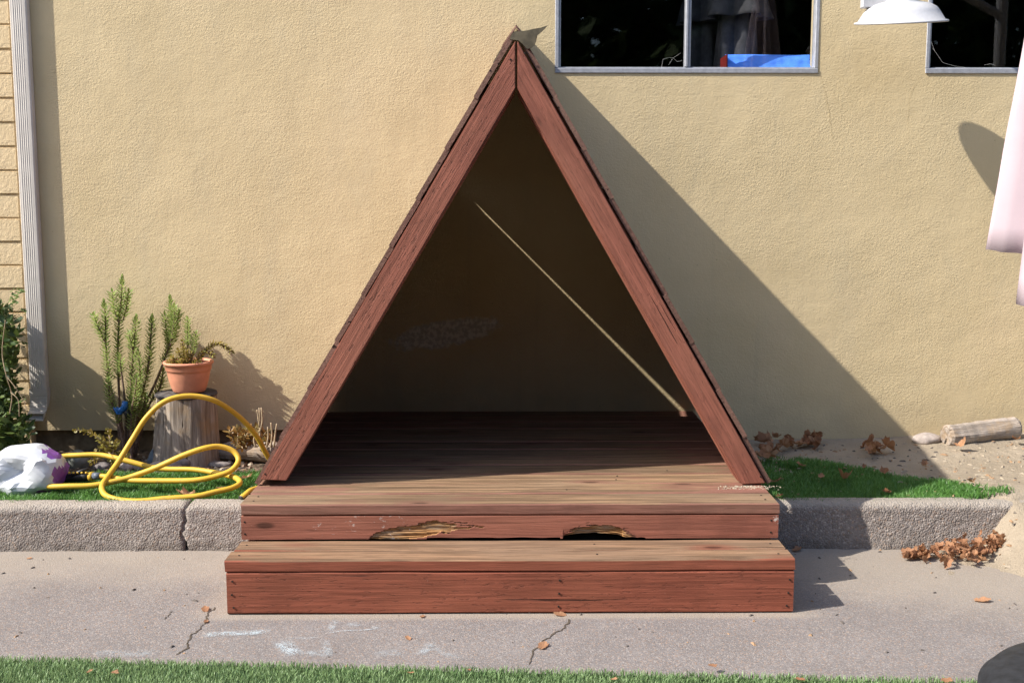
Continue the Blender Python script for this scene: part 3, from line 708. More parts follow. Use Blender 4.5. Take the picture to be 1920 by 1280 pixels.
# bent metal flashing at the head of the ridge against the wall
YFl = Y0+.03
def sheet_metal(name, out, y0, parent, lean):
    bm = bmesh.new(); vs = []
    for (x, y) in out: p_ = pY(x, y, y0); p_.y += lean*(1.9-p_.z); vs.append(bm.verts.new(p_))
    bm.faces.new(vs); bmesh.ops.triangulate(bm, faces=bm.faces[:], ngon_method='EAR_CLIP')
    r_ = bmesh.ops.extrude_face_region(bm, geom=bm.faces[:])
    for e_ in r_['geom']:
        if isinstance(e_, bmesh.types.BMVert): e_.co += Vector((0, .004, 0))
    bmesh.ops.recalc_face_normals(bm, faces=bm.faces[:]); return bmobj(name, bm, M_METAL, parent)
fl = sheet_metal('ridge_flashing', [(956, 74), (959, 64), (966, 59), (978, 59), (990, 57), (1003, 54), (1014, 52), (1027, 48), (1016, 60), (1008, 66), (1005, 73), (1003, 85), (996, 90), (988, 92), (979, 82), (972, 76)], Y0-.002, sh, 0); tag(fl, 'torn bent metal flashing curling up at the ridge')
sheet_metal('ridge_flashing', [(962, 64), (957, 80), (950, 90), (944, 99), (930, 121), (924, 118), (935, 98), (946, 84), (955, 68)], Y0+.001, sh, 0)
# sole plates on the deck inside
for x in (): board('sole_plate', YW-YR-.16, .06, .05, frame((x, (YW+YR)/2+.08, ZD+.027), (0, 1, 0), (0, 0, 1)), M_RED, (.2, .1, .1))


# ================================================================== things on and by the building
# downspout --------------------------------------------------------------------
YS = YW-.075
xa0 = pY(41, 300, YS).x; wd = .080; dp = .036; zt, zm = 4.0, pY(60, 742, YS).z
sp = thing('downspout', (xa0, YW-.04, zm), 'cream ribbed metal downspout with a kicked out elbow beside the brick', 'downspout')
prof = []                                                          # ribbed front
nr = 5
for i in range(nr*6+1):
    t = i/(nr*6); x = -wd/2+.014+(wd-.028)*t*.92; prof.append((x, -dp/2-.0+-.0015*(math.sin(t*nr*2*math.pi)*.5+.5)))
prof = [(-wd/2+.004, -dp/2), (-wd/2+.010, -dp/2)]+prof+[(wd/2-.006, -dp/2), (wd/2, -dp/2+.006), (wd/2, dp/2), (-wd/2, dp/2), (-wd/2, -dp/2+.004)]
cx, cy = xa0+.004, YW-.004-dp/2
def extr(name, prof, path, mat, parent):
    v = []; f = []; n = len(prof)
    for (p, yax) in path:
        for (a, b_) in prof: v.append((p[0]+a, p[1]+b_*yax[0], p[2]+b_*yax[1]))
    for i in range(len(path)-1):
        for k in range(n): k2 = (k+1) % n; f.append((i*n+k, i*n+k2, (i+1)*n+k2, (i+1)*n+k))
    return wobj(name, v, f, mat, parent)
extr('pipe', prof, [((cx, cy, zt), (1, 0)), ((cx, cy, zm), (1, 0))], M_PIPE, sp)
# elbow: plain socket, then crimped bend towards the viewer
sock = [(-wd/2-.003, -dp/2-.003), (wd/2+.002, -dp/2-.003), (wd/2+.003, dp/2+.002), (-wd/2-.003, dp/2+.002)]
extr('elbow', sock, [((cx, cy, zm+.028), (1, 0)), ((cx, cy, zm-.006), (1, 0))], M_PIPE, sp)
path = []
for i in range(31):
    t = i/30; a = math.radians(70)*t; R_ = .105; crim = 1+.035*(1 if (i//2) % 2 else 0)*(1 if i < 27 else 0)
    path.append(((cx, cy-R_*(1-math.cos(a)), zm-.004-R_*math.sin(a)), (math.cos(a)*crim, math.sin(a)*crim)))
el = extr('elbow', [(-wd/2, -dp/2), (-wd/6, -dp/2), (wd/6, -dp/2), (wd/2, -dp/2), (wd/2, dp/2), (-wd/2, dp/2)], path, M_PIPE, sp)
sm = el.modifiers.new('thickness', 'SOLIDIFY'); sm.thickness = .002

# barn lamp ------------------------------------------------------------------------
lc = pY(1689, 42, YW-.355); rl = (pY(1772, 44, lc.y).x-pY(1605, 44, lc.y).x)/2
lamp = thing('wall_lamp', (lc.x-.05, YW, lc.z), 'white enamel barn lamp shade on a bracket between the windows', 'lamp')
pr = [(rl, 0), (rl*1.012, .004), (rl*1.0, .008), (rl*.93, .012), (rl*.80, .052), (rl*.74, .066), (rl*.60, .082), (rl*.34, .094), (rl*.33, .16), (rl*.26, .175), (.0001, .178)]
v, f = lathe(pr, 48); Ml = Matrix.Translation(lc+Vector((0, 0, -.004))) @ Matrix.Rotation(math.radians(-2.6), 4, 'Y') @ Matrix.Rotation(math.radians(9.5), 4, 'X')
o = obj('lamp_shade', mesh('lamp_shade', v, f, M_WHITE_EN, smooth=True), lamp, Ml); sm = o.modifiers.new('thickness', 'SOLIDIFY'); sm.thickness = .002; sm.offset = -1
xb_ = pY(1616, 0, YW).x
bar('bracket', lc.x-rl*.88, lc.x-rl*.30, lc.y-.01, lc.y+.03, lc.z+.062, lc.z+.26, M_WHITE_EN, lamp)
v, f = tube(spline([(lc.x, YW-.001, lc.z+.42), (lc.x, YW-.08, lc.z+.50), (lc.x, lc.y-.02, lc.z+.48), (lc.x, lc.y, lc.z+.38), (lc.x, lc.y, lc.z+.17)], 8), .011, 10); wobj('arm', v, f, M_WHITE_EN, lamp, smooth=True)
v, f = lathe([(.0001, -.045), (.02, -.04), (.032, -.015), (.028, .02), (.016, .05), (.016, .08)], 16, (lc.x, lc.y, lc.z+.05)); wobj('bulb', v, f, simple('unlit_bulb', (.75, .75, .72), .3), lamp, smooth=True)

# things behind the glass -------------------------------------------------------------
def closed_canopy(name, c, zbot, ztop, r0, r1, n, mat, parent, skirt=None, hem=None, ph=0, sharp=.45):
    v = []; f = []; m = 72; rows = 16
    for j in range(rows+1):
        t = j/rows; z = ztop+(zbot-ztop)*t; R_ = r1+(r0-r1)*t**.85
        for k in range(m):
            a = 2*math.pi*k/m+ph; s = abs(math.cos(n*a/2)); rr = R_*(1-sharp+sharp*s**1.6)*(1+.05*nz((math.cos(a), math.sin(a), t*2), 2))
            zz = z+(hem(a)*t*t if hem else 0); v.append((c[0]+rr*math.cos(a), c[1]+rr*math.sin(a), zz))
    for j in range(rows):
        for k in range(m): k2 = (k+1) % m; f.append((j*m+k, j*m+k2, (j+1)*m+k2, (j+1)*m+k))
    o = wobj(name, v, f, mat, parent, smooth=True); s_ = o.modifiers.new('thickness', 'SOLIDIFY'); s_.thickness = .003; return o
def stored_umbrella(px, yskirt, Y, rs, label):
    c = pY(px, yskirt, Y); u = thing('closed_umbrella', (c.x, Y, .9), label, 'umbrella', 'umbrellas stored behind the window')
    closed_canopy('canopy', (c.x, Y), c.z-.95, c.z+.10, rs*.86, rs*.45, 5, M_GREYCLOTH, u, ph=.3)
    closed_canopy('top_skirt', (c.x, Y), c.z, c.z+.30, rs, rs*.28, 5, M_GREYCLOTH, u, ph=.3)
    v, f = tube([(c.x, Y, .9), (c.x, Y, c.z+.45)], .02, 8); wobj('pole', v, f, M_GREYCLOTH, u)
stored_umbrella(1380, 36, YW+.36, .19, 'large folded charcoal umbrella standing inside the right window pane')
stored_umbrella(1318, 47, YW+.62, .16, 'smaller dim folded umbrella next to the window mullion inside')
a, b_ = pY(1366, 98, YW+.12), pY(1527, 126, YW+.12)
bb = thing('blue_box', (a.x, YW+.16, zs), 'bright blue fabric covered box lying along the inside window sill', 'box')
bm = bmesh.new(); bmesh.ops.create_grid(bm, x_segments=40, y_segments=10, size=.5)
for q_ in bm.verts:
    x = a.x+(b_.x-a.x)*(q_.co.x+.5); z = a.z+(zs+.03-a.z)*(.5-q_.co.y); q_.co = Vector((x, YW+.115+.010*nz((x*3, z*8, 0), 4)+.006*nz((x, z, 0), 30)+.07*(q_.co.y+.5)+.25*max(0, q_.co.y-.42), z))
bmobj('cover', bm, M_BLUE, bb, smooth=True)
bar('body', a.x+.004, b_.x, YW+.20, YW+.34, zs+.02, a.z-.006, M_BLUE, bb); bar('edge_trim', a.x-.008, a.x-.002, YW+.125, YW+.28, zs+.02, a.z-.010, M_REDTRIM, bb)
sill = bar('inner_sill', wl, wr, YW+.055, YW+.145, zs-.02, zs+.019, M_ROOM, bld)
# cobwebs in the lower window corners
for (pts, lab) in (([[(1243, 112), (1254, 108), (1262, 109), (1276, 100)], [(1262, 109), (1270, 116), (1279, 114)], [(1243, 112), (1240, 130), (1243, 142)], [(1262, 109), (1254, 122)]], 'tangled white cobweb low in the left window pane'),
                   ([[(1745, 75), (1752, 95), (1768, 118)], [(1768, 118), (1790, 124), (1810, 127)], [(1846, 122), (1858, 120), (1866, 123)], [(1752, 95), (1748, 90)]], 'thin cobweb in the corner of the far right window')):
    cw = None
    for q_ in pts:
        v, f = tube([pY(x, y, YW-.001) for x, y in q_], .0003, 5)
        if cw is None: cw = wobj('cobweb', v, f, M_WEB); tag(cw, lab, 'cobweb')
        else: wobj('strand', v, f, M_WEB, cw)

# pale parasol at the right edge ---------------------------------------------------------
YU = 3.3; hemz = pY(1850, 468, YU).z; cu = pY(2022, 400, YU)
um = thing('closed_parasol', (cu.x+1.7, YU-.3, 0), 'pale pink closed parasol hanging in folds at the right edge', 'umbrella')
rL = cu.x-pY(1850, 468, YU).x; top_r = cu.x-pY(1894, 0, YU).x; ztp = pY(1894, 0, YU).z
def fold(name, ang, zlow, rad, width, wtop):
    """one hanging pleat of the canopy, a half open cone of cloth"""
    v = []; f = []; rows = 22; m = 20
    d = Vector((math.cos(ang), math.sin(ang), 0)); s_ = Vector((-d.y, d.x, 0))
    for j in range(rows+1):
        t = j/rows; z = 2.75+(zlow-2.75)*t; R_ = .05+(rad-.05)*t**.9; w = wtop+(width-wtop)*t
        for k in range(m+1):
            a_ = -1+2*k/m; out_ = R_-(R_*.80)*abs(a_)**1.7; lat = math.sin(a_*math.pi*.62)*w
            wr_ = .010*nz((k*.45+ang, t*2.2, 0), 1)+.0035*nz((k*1.1, t*8+ang, 4), 1); p = Vector((cu.x, YU, z))+d*(out_+wr_)+s_*(lat+wr_*.6); p.z += (-.022*a_+.008*nz((k*.3, ang, 0), 1))*t**6
            v.append(p)
    for j in range(rows):
        for k in range(m): a_ = j*(m+1)+k; f.append((a_, a_+1, a_+m+2, a_+m+1))
    o = wobj(name, [tuple(p) for p in v], f, M_PINK, um, smooth=True); s2 = o.modifiers.new('thickness', 'SOLIDIFY'); s2.thickness = .0015
fold('canopy_fold', math.radians(180), hemz, rL, .055, .02)
fold('canopy_fold', math.radians(218), pY(1905, 575, YU-.1).z, .255, .095, .03)
for a_, dz in ((285, -.02), (340, .05), (35, 0), (90, .03), (135, .02)): fold('canopy_fold', math.radians(a_), hemz+dz+.08, rL*.9, .07, .02)
v, f = tube([(cu.x, YU, 1.5), (cu.x, YU, 2.85)], .022, 12); wobj('hub', v, f, M_WHITE_EN, um)
v, f = tube(spline([(cu.x, YU, 2.83), (cu.x+.6, YU-.1, 3.05), (cu.x+1.7, YU-.3, 2.6)], 8), .03, 12); wobj('arm', v, f, M_WHITE_EN, um)
v, f = tube([(cu.x+1.7, YU-.3, 0), (cu.x+1.7, YU-.3, 2.75)], .04, 14); wobj('pole', v, f, M_WHITE_EN, um)
bar('base', cu.x+1.3, cu.x+2.1, YU-.7, YU+.1, .004, .08, M_BLACK, um)

# unseen trees added behind the camera to blacken the reflections and dim the shelter
V = []; F = []; tn = []
for k in range(34000):
    x = random.uniform(-17, 17); yy = -9.5+random.gauss(0, 1.0); top = 6.6+1.3*nz((x*.35, 0, 0), 1)+.5*nz((x, 0, 3), 1.4); z = top*random.random()**.8
    s_ = random.uniform(.22, .42); a = random.uniform(0, 6.28); e_ = random.uniform(-1, 1); d = Vector((math.cos(a), math.sin(a)*.5, e_)).normalized(); u = Vector((-d.y, d.x, .4)).normalized(); q0 = Vector((x, yy, z)); i = len(V)
    V += [q0-d*s_, q0+u*s_*.45, q0+d*s_, q0-u*s_*.45]; F.append((i, i+1, i+2, i+3)); tn += [random.random()*.6]*4
ft = wobj('added_far_trees', [tuple(q_) for q_ in V], F, M_BUSH, org=(0, -9.5, 0), attrs={'tone': tn}, kind='stuff'); tag(ft, 'unseen trees added behind the camera, mirrored in the glass and dimming the shelter', 'trees')

# tyre at the lower right corner ------------------------------------------------------------
tc_ = pZ(2150, 1297, .17)
prof = [(.13, .02), (.16, .0), (.20, .0), (.232, .018), (.245, .05), (.247, .10), (.242, .135), (.225, .163), (.195, .178), (.165, .18), (.140, .170), (.132, .155), (.14, .10), (.13, .02)]
prof2 = []
for i in range(len(prof)-1):
    for k in range(4):
        t = k/4; r_ = prof[i][0]*(1-t)+prof[i+1][0]*t; z = prof[i][1]*(1-t)+prof[i+1][1]*t; prof2.append((r_+.0012*math.sin(z*620), z))
prof2.append(prof2[0]); v, f = lathe([(r_*1.50, z) for r_, z in prof2], 72, (tc_.x, tc_.y, .004))
ty = wobj('tyre', v, f, M_RUBBER, smooth=True); tag(ty, 'dark grey rubber tyre lying flat at the lower right corner', 'tyre')

# ================================================================== plants on the left
def leaf_quads(bases, dirs, ups, lens, wids, curl=.25):
    """pointed leaves, each a folded strip of 4 quads-ish; returns arrays"""
    V = []; F = []; 
    for b_, d, u, l, w in zip(bases, dirs, ups, lens, wids):
        s_ = d.cross(u).normalized(); i = len(V)
        m1 = b_+d*l*.38-u*l*curl*.06; m2 = b_+d*l*.74+u*l*curl*.22; t_ = b_+d*l+u*l*curl*.62
        V += [b_, m1-s_*w*.5+u*w*.12, m1, m1+s_*w*.5+u*w*.12, m2-s_*w*.40+u*w*.10, m2, m2+s_*w*.40+u*w*.10, t_]
        F += [(i, i+2, i+1), (i, i+3, i+2), (i+1, i+2, i+5, i+4), (i+2, i+3, i+6, i+5), (i+4, i+5, i+7), (i+5, i+6, i+7)]
    return V, F
def foliage(name, specs, mat, parent):
    bs, ds, us, ls, ws, tn = zip(*specs); V, F = leaf_quads(bs, ds, us, ls, ws)
    return wobj(name, [tuple(p) for p in V], F, mat, parent, attrs={'tone': np.repeat(np.array(tn), 8)}, smooth=True)
def needles(path, lo, hi, step, L, w, tone=.5, spread=1.0):
    """upswept succulent leaves round a stem between fractions lo and hi"""
    out_ = []; P = spline(path, 10); n = len(P); d_ = 0; ga = random.uniform(0, 6); total = sum((P[i+1]-P[i]).length for i in range(n-1)); acc = 0; nxt = lo*total
    for i in range(n-1):
        seg = (P[i+1]-P[i]); l = seg.length; t = seg.normalized()
        x = Vector((1, 0, 0)); x = (x-t*x.dot(t)).normalized(); y = t.cross(x)
        while acc+l >= nxt and nxt <= hi*total:
            p = P[i]+t*(nxt-acc); fr = nxt/total; ga += 2.39996+random.uniform(-.15, .15); r_ = x*math.cos(ga)+y*math.sin(ga)
            end = sstep(1.0, .93, fr); k = spread*(.35+.65*end)
            d = (r_*k+t*(.35+.75*(1-end))).normalized(); u = (t-d*t.dot(d)).normalized()
            out_.append((p, d, u, L*random.uniform(.7, 1.15)*(.55+.45*end), w*random.uniform(.8, 1.2), min(1, max(0, tone+random.uniform(-.35, .35))))); nxt += step
        acc += l
    return out_
YP = 5.18
pl = thing('succulent_shrub', (pY(238, 850, 5.1).x, 5.1, .1), 'tall upright green succulent shrub with bare lower stems against the wall', 'shrub')
stems = [([(232, 850), (222, 800), (214, 758), (203, 697), (198, 640), (198, 598), (195, 566)], .56, 1, YP-.02), ([(196, 640), (187, 618), (180, 604), (176, 590)], .1, 1, YP-.05),
         ([(238, 852), (228, 800), (224, 752), (222, 697), (221, 662), (223, 605), (227, 566), (229, 520)], .50, 1, YP), ([(223, 604), (214, 580), (211, 547)], .08, 1, YP-.04), ([(231, 600), (237, 575), (241, 546)], .15, 1, YP+.03),
         ([(243, 850), (240, 800), (245, 736), (247, 697), (250, 653), (253, 622), (255, 594)], .42, 1, YP-.05), ([(249, 655), (245, 640), (242, 624)], .1, 1, YP-.07), ([(246, 850), (250, 790), (260, 719), (262, 690), (259, 660)], .48, 1, YP-.08),
         ([(250, 850), (258, 780), (271, 719), (278, 686), (282, 642), (284, 618), (285, 594)], .5, 1, YP+.02), ([(252, 850), (262, 785), (293, 714), (308, 675), (319, 640), (322, 598), (319, 557)], .66, 1, YP+.03),
         ([(318, 650), (328, 620), (336, 585)], .15, 1, YP+.01), ([(316, 655), (312, 620), (309, 590)], .2, 1, YP+.05), ([(321, 640), (326, 605), (327, 575)], .1, 1, YP-.01), ([(240, 850), (222, 790), (206, 745), (204, 712)], .55, 1, YP-.10), ([(248, 850), (246, 780), (252, 745), (257, 705)], .45, 1, YP-.12),
         ([(255, 850), (275, 770), (300, 726), (306, 694)], .70, 1, YP+.04), ([(232, 848), (236, 780), (228, 700), (224, 668)], .9, 1, YP-.05), ([(244, 852), (262, 810), (270, 770), (272, 740)], .7, 1, YP-.06)]
allsp = []; YB = YP
for (pp, lo, hi, Y) in stems:
    path = [pY(x, y, Y) for x, y in pp]
    if pp[0][1] > 800:
        b0 = pZ(pp[0][0], 852, h_soil(-1.9, 4.8)); path[0] = Vector((path[0].x, Y-.02, h_soil(path[0].x, Y)-.01))
    sp_ = spline(path, 6); r0 = .0075 if pp[0][1] > 800 else .004; v, f = tube(sp_, [r0*(1-.6*i/len(sp_)) for i in range(len(sp_))], 7); wobj('stem', v, f, M_STEM, pl, smooth=True)
    allsp += needles(path, max(.05, lo-.06), hi, .0019, .040, .0105, .5)
foliage('foliage', allsp, M_SUCC, pl)
# blue plastic clip among the stems
bc = pY(229, 766, YP-.12); bt = thing('hose_timer', bc, 'small blue and black plastic tap fitting caught among the shrub stems', 'tap')
v, f = tube([bc+Vector((-.03, 0, .0)), bc+Vector((-.008, 0, -.012)), bc+Vector((.012, 0, .008)), bc+Vector((.016, 0, .035))], [.012, .017, .017, .013], 10); wobj('body', v, f, M_BLUEPL, bt, smooth=True)
v, f = tube([bc+Vector((-.035, -.01, .008)), bc+Vector((-.02, -.012, -.022)), bc+Vector((0, -.012, -.02))], .005, 8); wobj('handle', v, f, M_BLUEPL, bt, smooth=True)
v, f = tube([bc+Vector((.018, 0, -.01)), bc+Vector((.03, 0, -.04))], [.017, .012], 10); wobj('collar', v, f, M_BLACK, bt, smooth=True)

# stump --------------------------------------------------------------------------------------
YT = 5.10; sc_ = pY(357, 865, YT); zt_ = pY(348, 747, YT-.10).z; zg = .085
m = 72; rows = 22; v = []; f = []
for j in range(rows+1):
    t = j/rows; z = zg+(zt_-zg)*t
    for k in range(m):
        a = 2*math.pi*k/m; p = (math.cos(a), math.sin(a), 0)
        r_ = .136+.016*(1-t)**2+.010*nz(p, 1.6)+.005*nz((p[0], p[1], t*.4), 6)+.003*nz((p[0]*3, p[1]*3, t*.5), 5)+.045*max(0, (math.cos(a-3.55)-.80))/.2*(.25+(1-t))*.5
        v.append((sc_.x+r_*math.cos(a), YT+r_*math.sin(a), z))
for j in range(rows):
    for k in range(m): k2 = (k+1) % m; f.append((j*m+k, j*m+k2, (j+1)*m+k2, (j+1)*m+k))
st = thing('tree_stump', (sc_.x, YT, zg), 'grey weathered tree stump carrying the terracotta pot', 'stump')
wobj('trunk', v, f, M_STUMP, st, smooth=True)
v = []; f = []
for j, (rr, z) in enumerate(((.115, -.004), (.134, -.003), (.142, .004), (.139, .012), (.09, .014), (.0005, .013))):
    for k in range(m):
        a = 2*math.pi*k/m; p = (math.cos(a), math.sin(a), 0); r_ = rr*(1+.07*nz(p, 1.7, 2)+.02*nz(p, 9)); v.append((sc_.x-.005+r_*math.cos(a), YT+r_*math.sin(a), zt_+z+.003*nz((p[0]*rr*9, p[1]*rr*9, 0), 2)))
for j in range(5):
    for k in range(m): k2 = (k+1) % m; f.append((j*m+k, j*m+k2, (j+1)*m+k2, (j+1)*m+k))
wobj('cut_top', v, f, M_STUMPTOP, st, smooth=True)
zp = zt_+.017
# pot
rp = (pY(401, 690, YT).x-pY(308, 690, YT).x)/2; hp = pY(354, 676, YT).z-zp; cx_ = pY(354, 700, YT).x; k = rp
prof = [(.0001, 0), (k*.60, 0), (k*.64, .006), (k*.70, hp*.16), (k*.78, hp*.38), (k*.84, hp*.62), (k*.86, hp*.70), (k*.885, hp*.71), (k*.90, hp*.74), (k*.915, hp*.88), (k*.97, hp*.90), (k, hp*.94), (k*.99, hp*.985), (k*.94, hp), (k*.87, hp*.985), (k*.84, hp*.93), (k*.82, hp*.84), (k*.0005, hp*.83)]
pt_ = thing('flower_pot', (cx_, YT, zp), 'terracotta coloured flower pot standing on the tree stump', 'pot')
v, f = lathe(prof[:-2], 56, (cx_, YT, zp)); wobj('body', v, f, M_TERRA, pt_, smooth=True)
v, f = lathe([(k*.835, hp*.86), (k*.4, hp*.89), (.0005, hp*.88)], 32, (cx_, YT, zp), .03); wobj('potting_soil', v, f, M_SOIL, pt_, smooth=True)
# potted plant
pp_ = thing('potted_succulent', (cx_, YT, zp+hp*.87), 'yellowing leggy succulent growing in the terracotta pot with a trailing branch', 'plant')
zs0 = zp+hp*.86; sg = []; sy = []
for (pp, Y, lo, yel) in (([(353, 690), (352, 640), (351, 598)], YT-.01, .45, 0), ([(356, 690), (363, 655), (367, 624)], YT-.03, .4, 0), ([(350, 690), (344, 660), (342, 640)], YT-.02, .3, 1), ([(349, 690), (338, 668), (334, 655)], YT-.05, .2, 1), ([(346, 690), (331, 676), (322, 668)], YT-.05, .2, 1), ([(358, 690), (372, 672), (380, 660)], YT-.04, .2, 1), ([(352, 692), (350, 675), (349, 655)], YT-.06, .2, 1),
                         ([(362, 690), (380, 662), (402, 645), (420, 648), (437, 660)], YT-.02, .15, 1), ([(380, 662), (392, 660), (400, 668)], YT-.03, .2, 1), ([(344, 690), (326, 684), (316, 676)], YT-.07, .3, 1), ([(352, 690), (364, 684), (372, 676)], YT-.08, .3, 1), ([(347, 690), (340, 684), (336, 674)], YT-.085, .2, 1), ([(355, 690), (360, 676), (357, 662)], YT-.05, .2, 1)):
    path = [pY(x, y, Y) for x, y in pp]; v, f = tube(spline(path, 5), .0032, 6); wobj('stem', v, f, M_STEM, pp_, smooth=True)
    (sy if yel else sg).extend(needles(path, lo, 1, .0017 if not yel else .0019, .032 if not yel else .025, .0105, .5))
foliage('foliage', sg, M_SUCC, pp_); foliage('foliage', sy, M_SUCY, pp_)

# low plants ---------------------------------------------------------------------------------
def tuft(name, label, base, shoots, mat, L=.016, w=.009, step=.006, rad=.0025, smat=M_TWIG):
    t = thing(name, base, label, 'plant'); sps = []
    for pts in shoots:
        v, f = tube(spline(pts, 5), rad, 6); wobj('stem', v, f, smat, t, smooth=True); sps += needles(pts, .15, 1, step, L, w, .5)
    foliage('foliage', sps, mat, t)
def shoots(pxs, Y): return [[pY(x, y, Y+random.uniform(-.05, .05)) for x, y in q_] for q_ in pxs]
YQ = 4.72
tuft('creeping_plant', 'sprawling yellow green creeper on bare twigs left of the shrub', pZ(190, 850, .14), shoots([[(205, 850), (185, 822), (160, 808), (140, 806)], [(205, 850), (195, 828), (186, 820)], [(208, 850), (206, 825), (202, 805)], [(208, 852), (196, 842), (178, 842)], [(210, 852), (216, 835), (222, 826)], [(200, 852), (188, 850), (176, 856)], [(206, 852), (200, 836), (192, 834)], [(200, 856), (180, 860), (168, 868)], [(210, 856), (225, 850), (238, 852)], [(206, 858), (212, 866), (220, 872)]], YQ), M_SUCY, .021, .014, .0062)
tuft('rosette_plant', 'orange tinted succulent clump between the stump and the shelter', pZ(470, 838, .12), shoots([[(440, 838), (436, 820), (430, 806)], [(445, 838), (446, 818), (446, 804)], [(450, 838), (458, 824), (464, 812)], [(470, 838), (468, 815), (462, 800)], [(474, 838), (478, 815), (480, 800)], [(482, 838), (492, 820), (500, 808)], [(455, 840), (450, 830), (440, 826)], [(478, 838), (472, 826), (466, 822)], [(492, 838), (500, 828), (506, 818)], [(462, 838), (460, 826), (454, 814)]], 4.95), M_SUCO, .034, .014, .0040)
dp_ = thing('dry_stalks', pZ(495, 836, .12), 'bare pale dry stalks standing beside the shelter', 'plant')
for pts in ([(485, 836), (488, 805), (486, 764)], [(487, 810), (492, 790), (490, 764)], [(487, 800), (484, 780), (482, 768)], [(508, 838), (510, 815), (508, 792)], [(514, 838), (516, 815), (519, 794)], [(500, 838), (503, 818), (502, 800)], [(480, 838), (476, 824), (482, 810)]):
    v, f = tube(spline([pY(x, y, 4.88) for x, y in pts], 4), [.0052-.0018*i/(4*(len(pts)-1)) for i in range(4*(len(pts)-1)+1)], 6); wobj('stalk', v, f, M_TWIG, dp_, smooth=True)
# leafy bush at the left edge
bs = thing('leafy_bush', (-2.55, 4.72, .15), 'dense dark glossy bush climbing in front of the brick at the left edge', 'bush')
sps = []; BL = 0
def bush_r(z): return .10+.11*sstep(.1, .35, z)-.14*sstep(.62, 1.02, z)
while len(sps) < 4200:
    z = random.uniform(.14, .96); y = random.uniform(4.6, 5.22)
    xr = pY(28, 700, y).x-.004+.05*nz((z*3, y*2, 0), 1.5)+(.03 if z < .35 else 0)-.10*sstep(.78, .98, z)
    x = xr-abs(random.gauss(0, .16))
    if x < -3.1: continue
    if nz((x, y, z), 9) < -.12: continue
    a = random.uniform(0, 6.28); e_ = random.uniform(-.3, .9); d = Vector((math.cos(a)*math.cos(e_)*.9, math.sin(a)*math.cos(e_)-.35, math.sin(e_))).normalized()
    u = Vector((random.gauss(0, .4), -.6+random.gauss(0, .3), .8)); u = (u-d*u.dot(d)).normalized(); big = random.random()
    sps.append((Vector((x, y, z)), d, u, random.uniform(.026, .062), random.uniform(.014, .030), random.random()**1.6))
for q_ in range(9):   # sprigs reaching past the downspout
    t0 = pY(random.uniform(5, 24), random.uniform(540, 690), 4.85)
    for k in range(14): p = t0+Vector((.012*k*.5, -.004*k, .003*k+random.uniform(-.02, .02))); a = random.uniform(-1, 1); d = Vector((math.cos(a), -.5, math.sin(a))).normalized(); u = Vector((0, -.6, .8)); u = (u-d*u.dot(d)).normalized(); sps.append((p, d, u, random.uniform(.015, .03), random.uniform(.008, .014), random.uniform(.4, 1)))
foliage('foliage', sps, M_BUSH, bs)
for q_ in range(12):
    x = -2.45-random.uniform(0, .4); y = random.uniform(4.5, 4.95); v, f = tube(spline([(x, y, .12), (x+random.uniform(-.05, .08), y, .4), (x+random.uniform(-.08, .12), y-.03, random.uniform(.6, .9))], 5), .005, 6); wobj('stem', v, f, M_STEM, bs)
for pts in ([(10, 600), (4, 660), (12, 705), (22, 740), (18, 775)], [(12, 705), (28, 725), (45, 752), (50, 770)], [(20, 735), (34, 750), (36, 780)]):
    v, f = tube(spline([pY(x, y, 4.36+random.uniform(-.02, .02)) for x, y in pts], 5), .0018, 6); wobj('dry_vine', v, f, M_TWIG, bs)

# ================================================================== stones, logs
def pebble(name, c, size, rot, m, label, seed, cat='stone', group=None):
    bm = bmesh.new(); bmesh.ops.create_icosphere(bm, subdivisions=4, radius=1)
    for q_ in bm.verts:
        n_ = q_.co.copy(); q_.co = n_*(1+.16*nz(n_, 1.1, seed)+.05*nz(n_, 2.8, seed)+.015*nz(n_, 9, seed)); q_.co = Vector((q_.co.x*size[0], q_.co.y*size[1], q_.co.z*size[2]))
    M = Matrix.Translation(c) @ Matrix.Rotation(rot[2], 4, 'Z') @ Matrix.Rotation(rot[1], 4, 'Y')
    o = bmobj(name, bm, m, None, M, smooth=True); tag(o, label, cat, group); return o
def gp(x, y): p = pZ(x, y, .115); return Vector((p.x, p.y, h_soil(p.x, p.y)))
for (x, y, s, ry, m_, lab) in ((288, 866, (.026, .024, .052), .35, M_ST2, 'blue grey pebble propped upright left of the stump'), (318, 876, (.055, .04, .026), .1, M_ST1, 'flat grey stone in front of the stump'), (345, 872, (.036, .03, .028), 0, M_ST1, 'rounded dark grey stone at the stump foot'),
                               (240, 880, (.036, .03, .026), 0, M_ST3, 'pale stone left in the row behind the hose'), (262, 880, (.034, .026, .018), .1, M_ST1, 'low brown grey stone in the row behind the hose'), (296, 878, (.04, .03, .022), 0, M_ST3, 'pale rounded stone between the hose strands'),
                               (145, 872, (.055, .045, .05), .1, simple('green_grey_stone', (.22, .23, .20), .8), 'large green grey stone behind the white bag'), (128, 866, (.05, .04, .035), 0, M_ST1, 'dark stone beside the purple bag edge'), (192, 878, (.035, .03, .02), 0, M_ST1, 'small dark stone under the creeping plant'), (372, 858, (.04, .03, .02), 0, M_ST3, 'pale chip of stone right of the stump foot'), (412, 868, (.055, .03, .014), .05, M_ST1, 'thin slate lying right of the stump')):
    c = gp(x, y); c.z += s[2]*.55; pebble('stone', c, s, (0, ry, random.uniform(-.3, .3)), m_, lab, x*.37, group='stones edging the turf')
rc = pZ(1742, 826, .185); pebble('stone', Vector((rc.x, rc.y+.03, h_sand(rc.x, rc.y)+.014)), (.070, .05, .030), (0, -.04, .1), M_ST3, 'smooth pale stone half sunk in sand beside the driftwood log', 3.3)
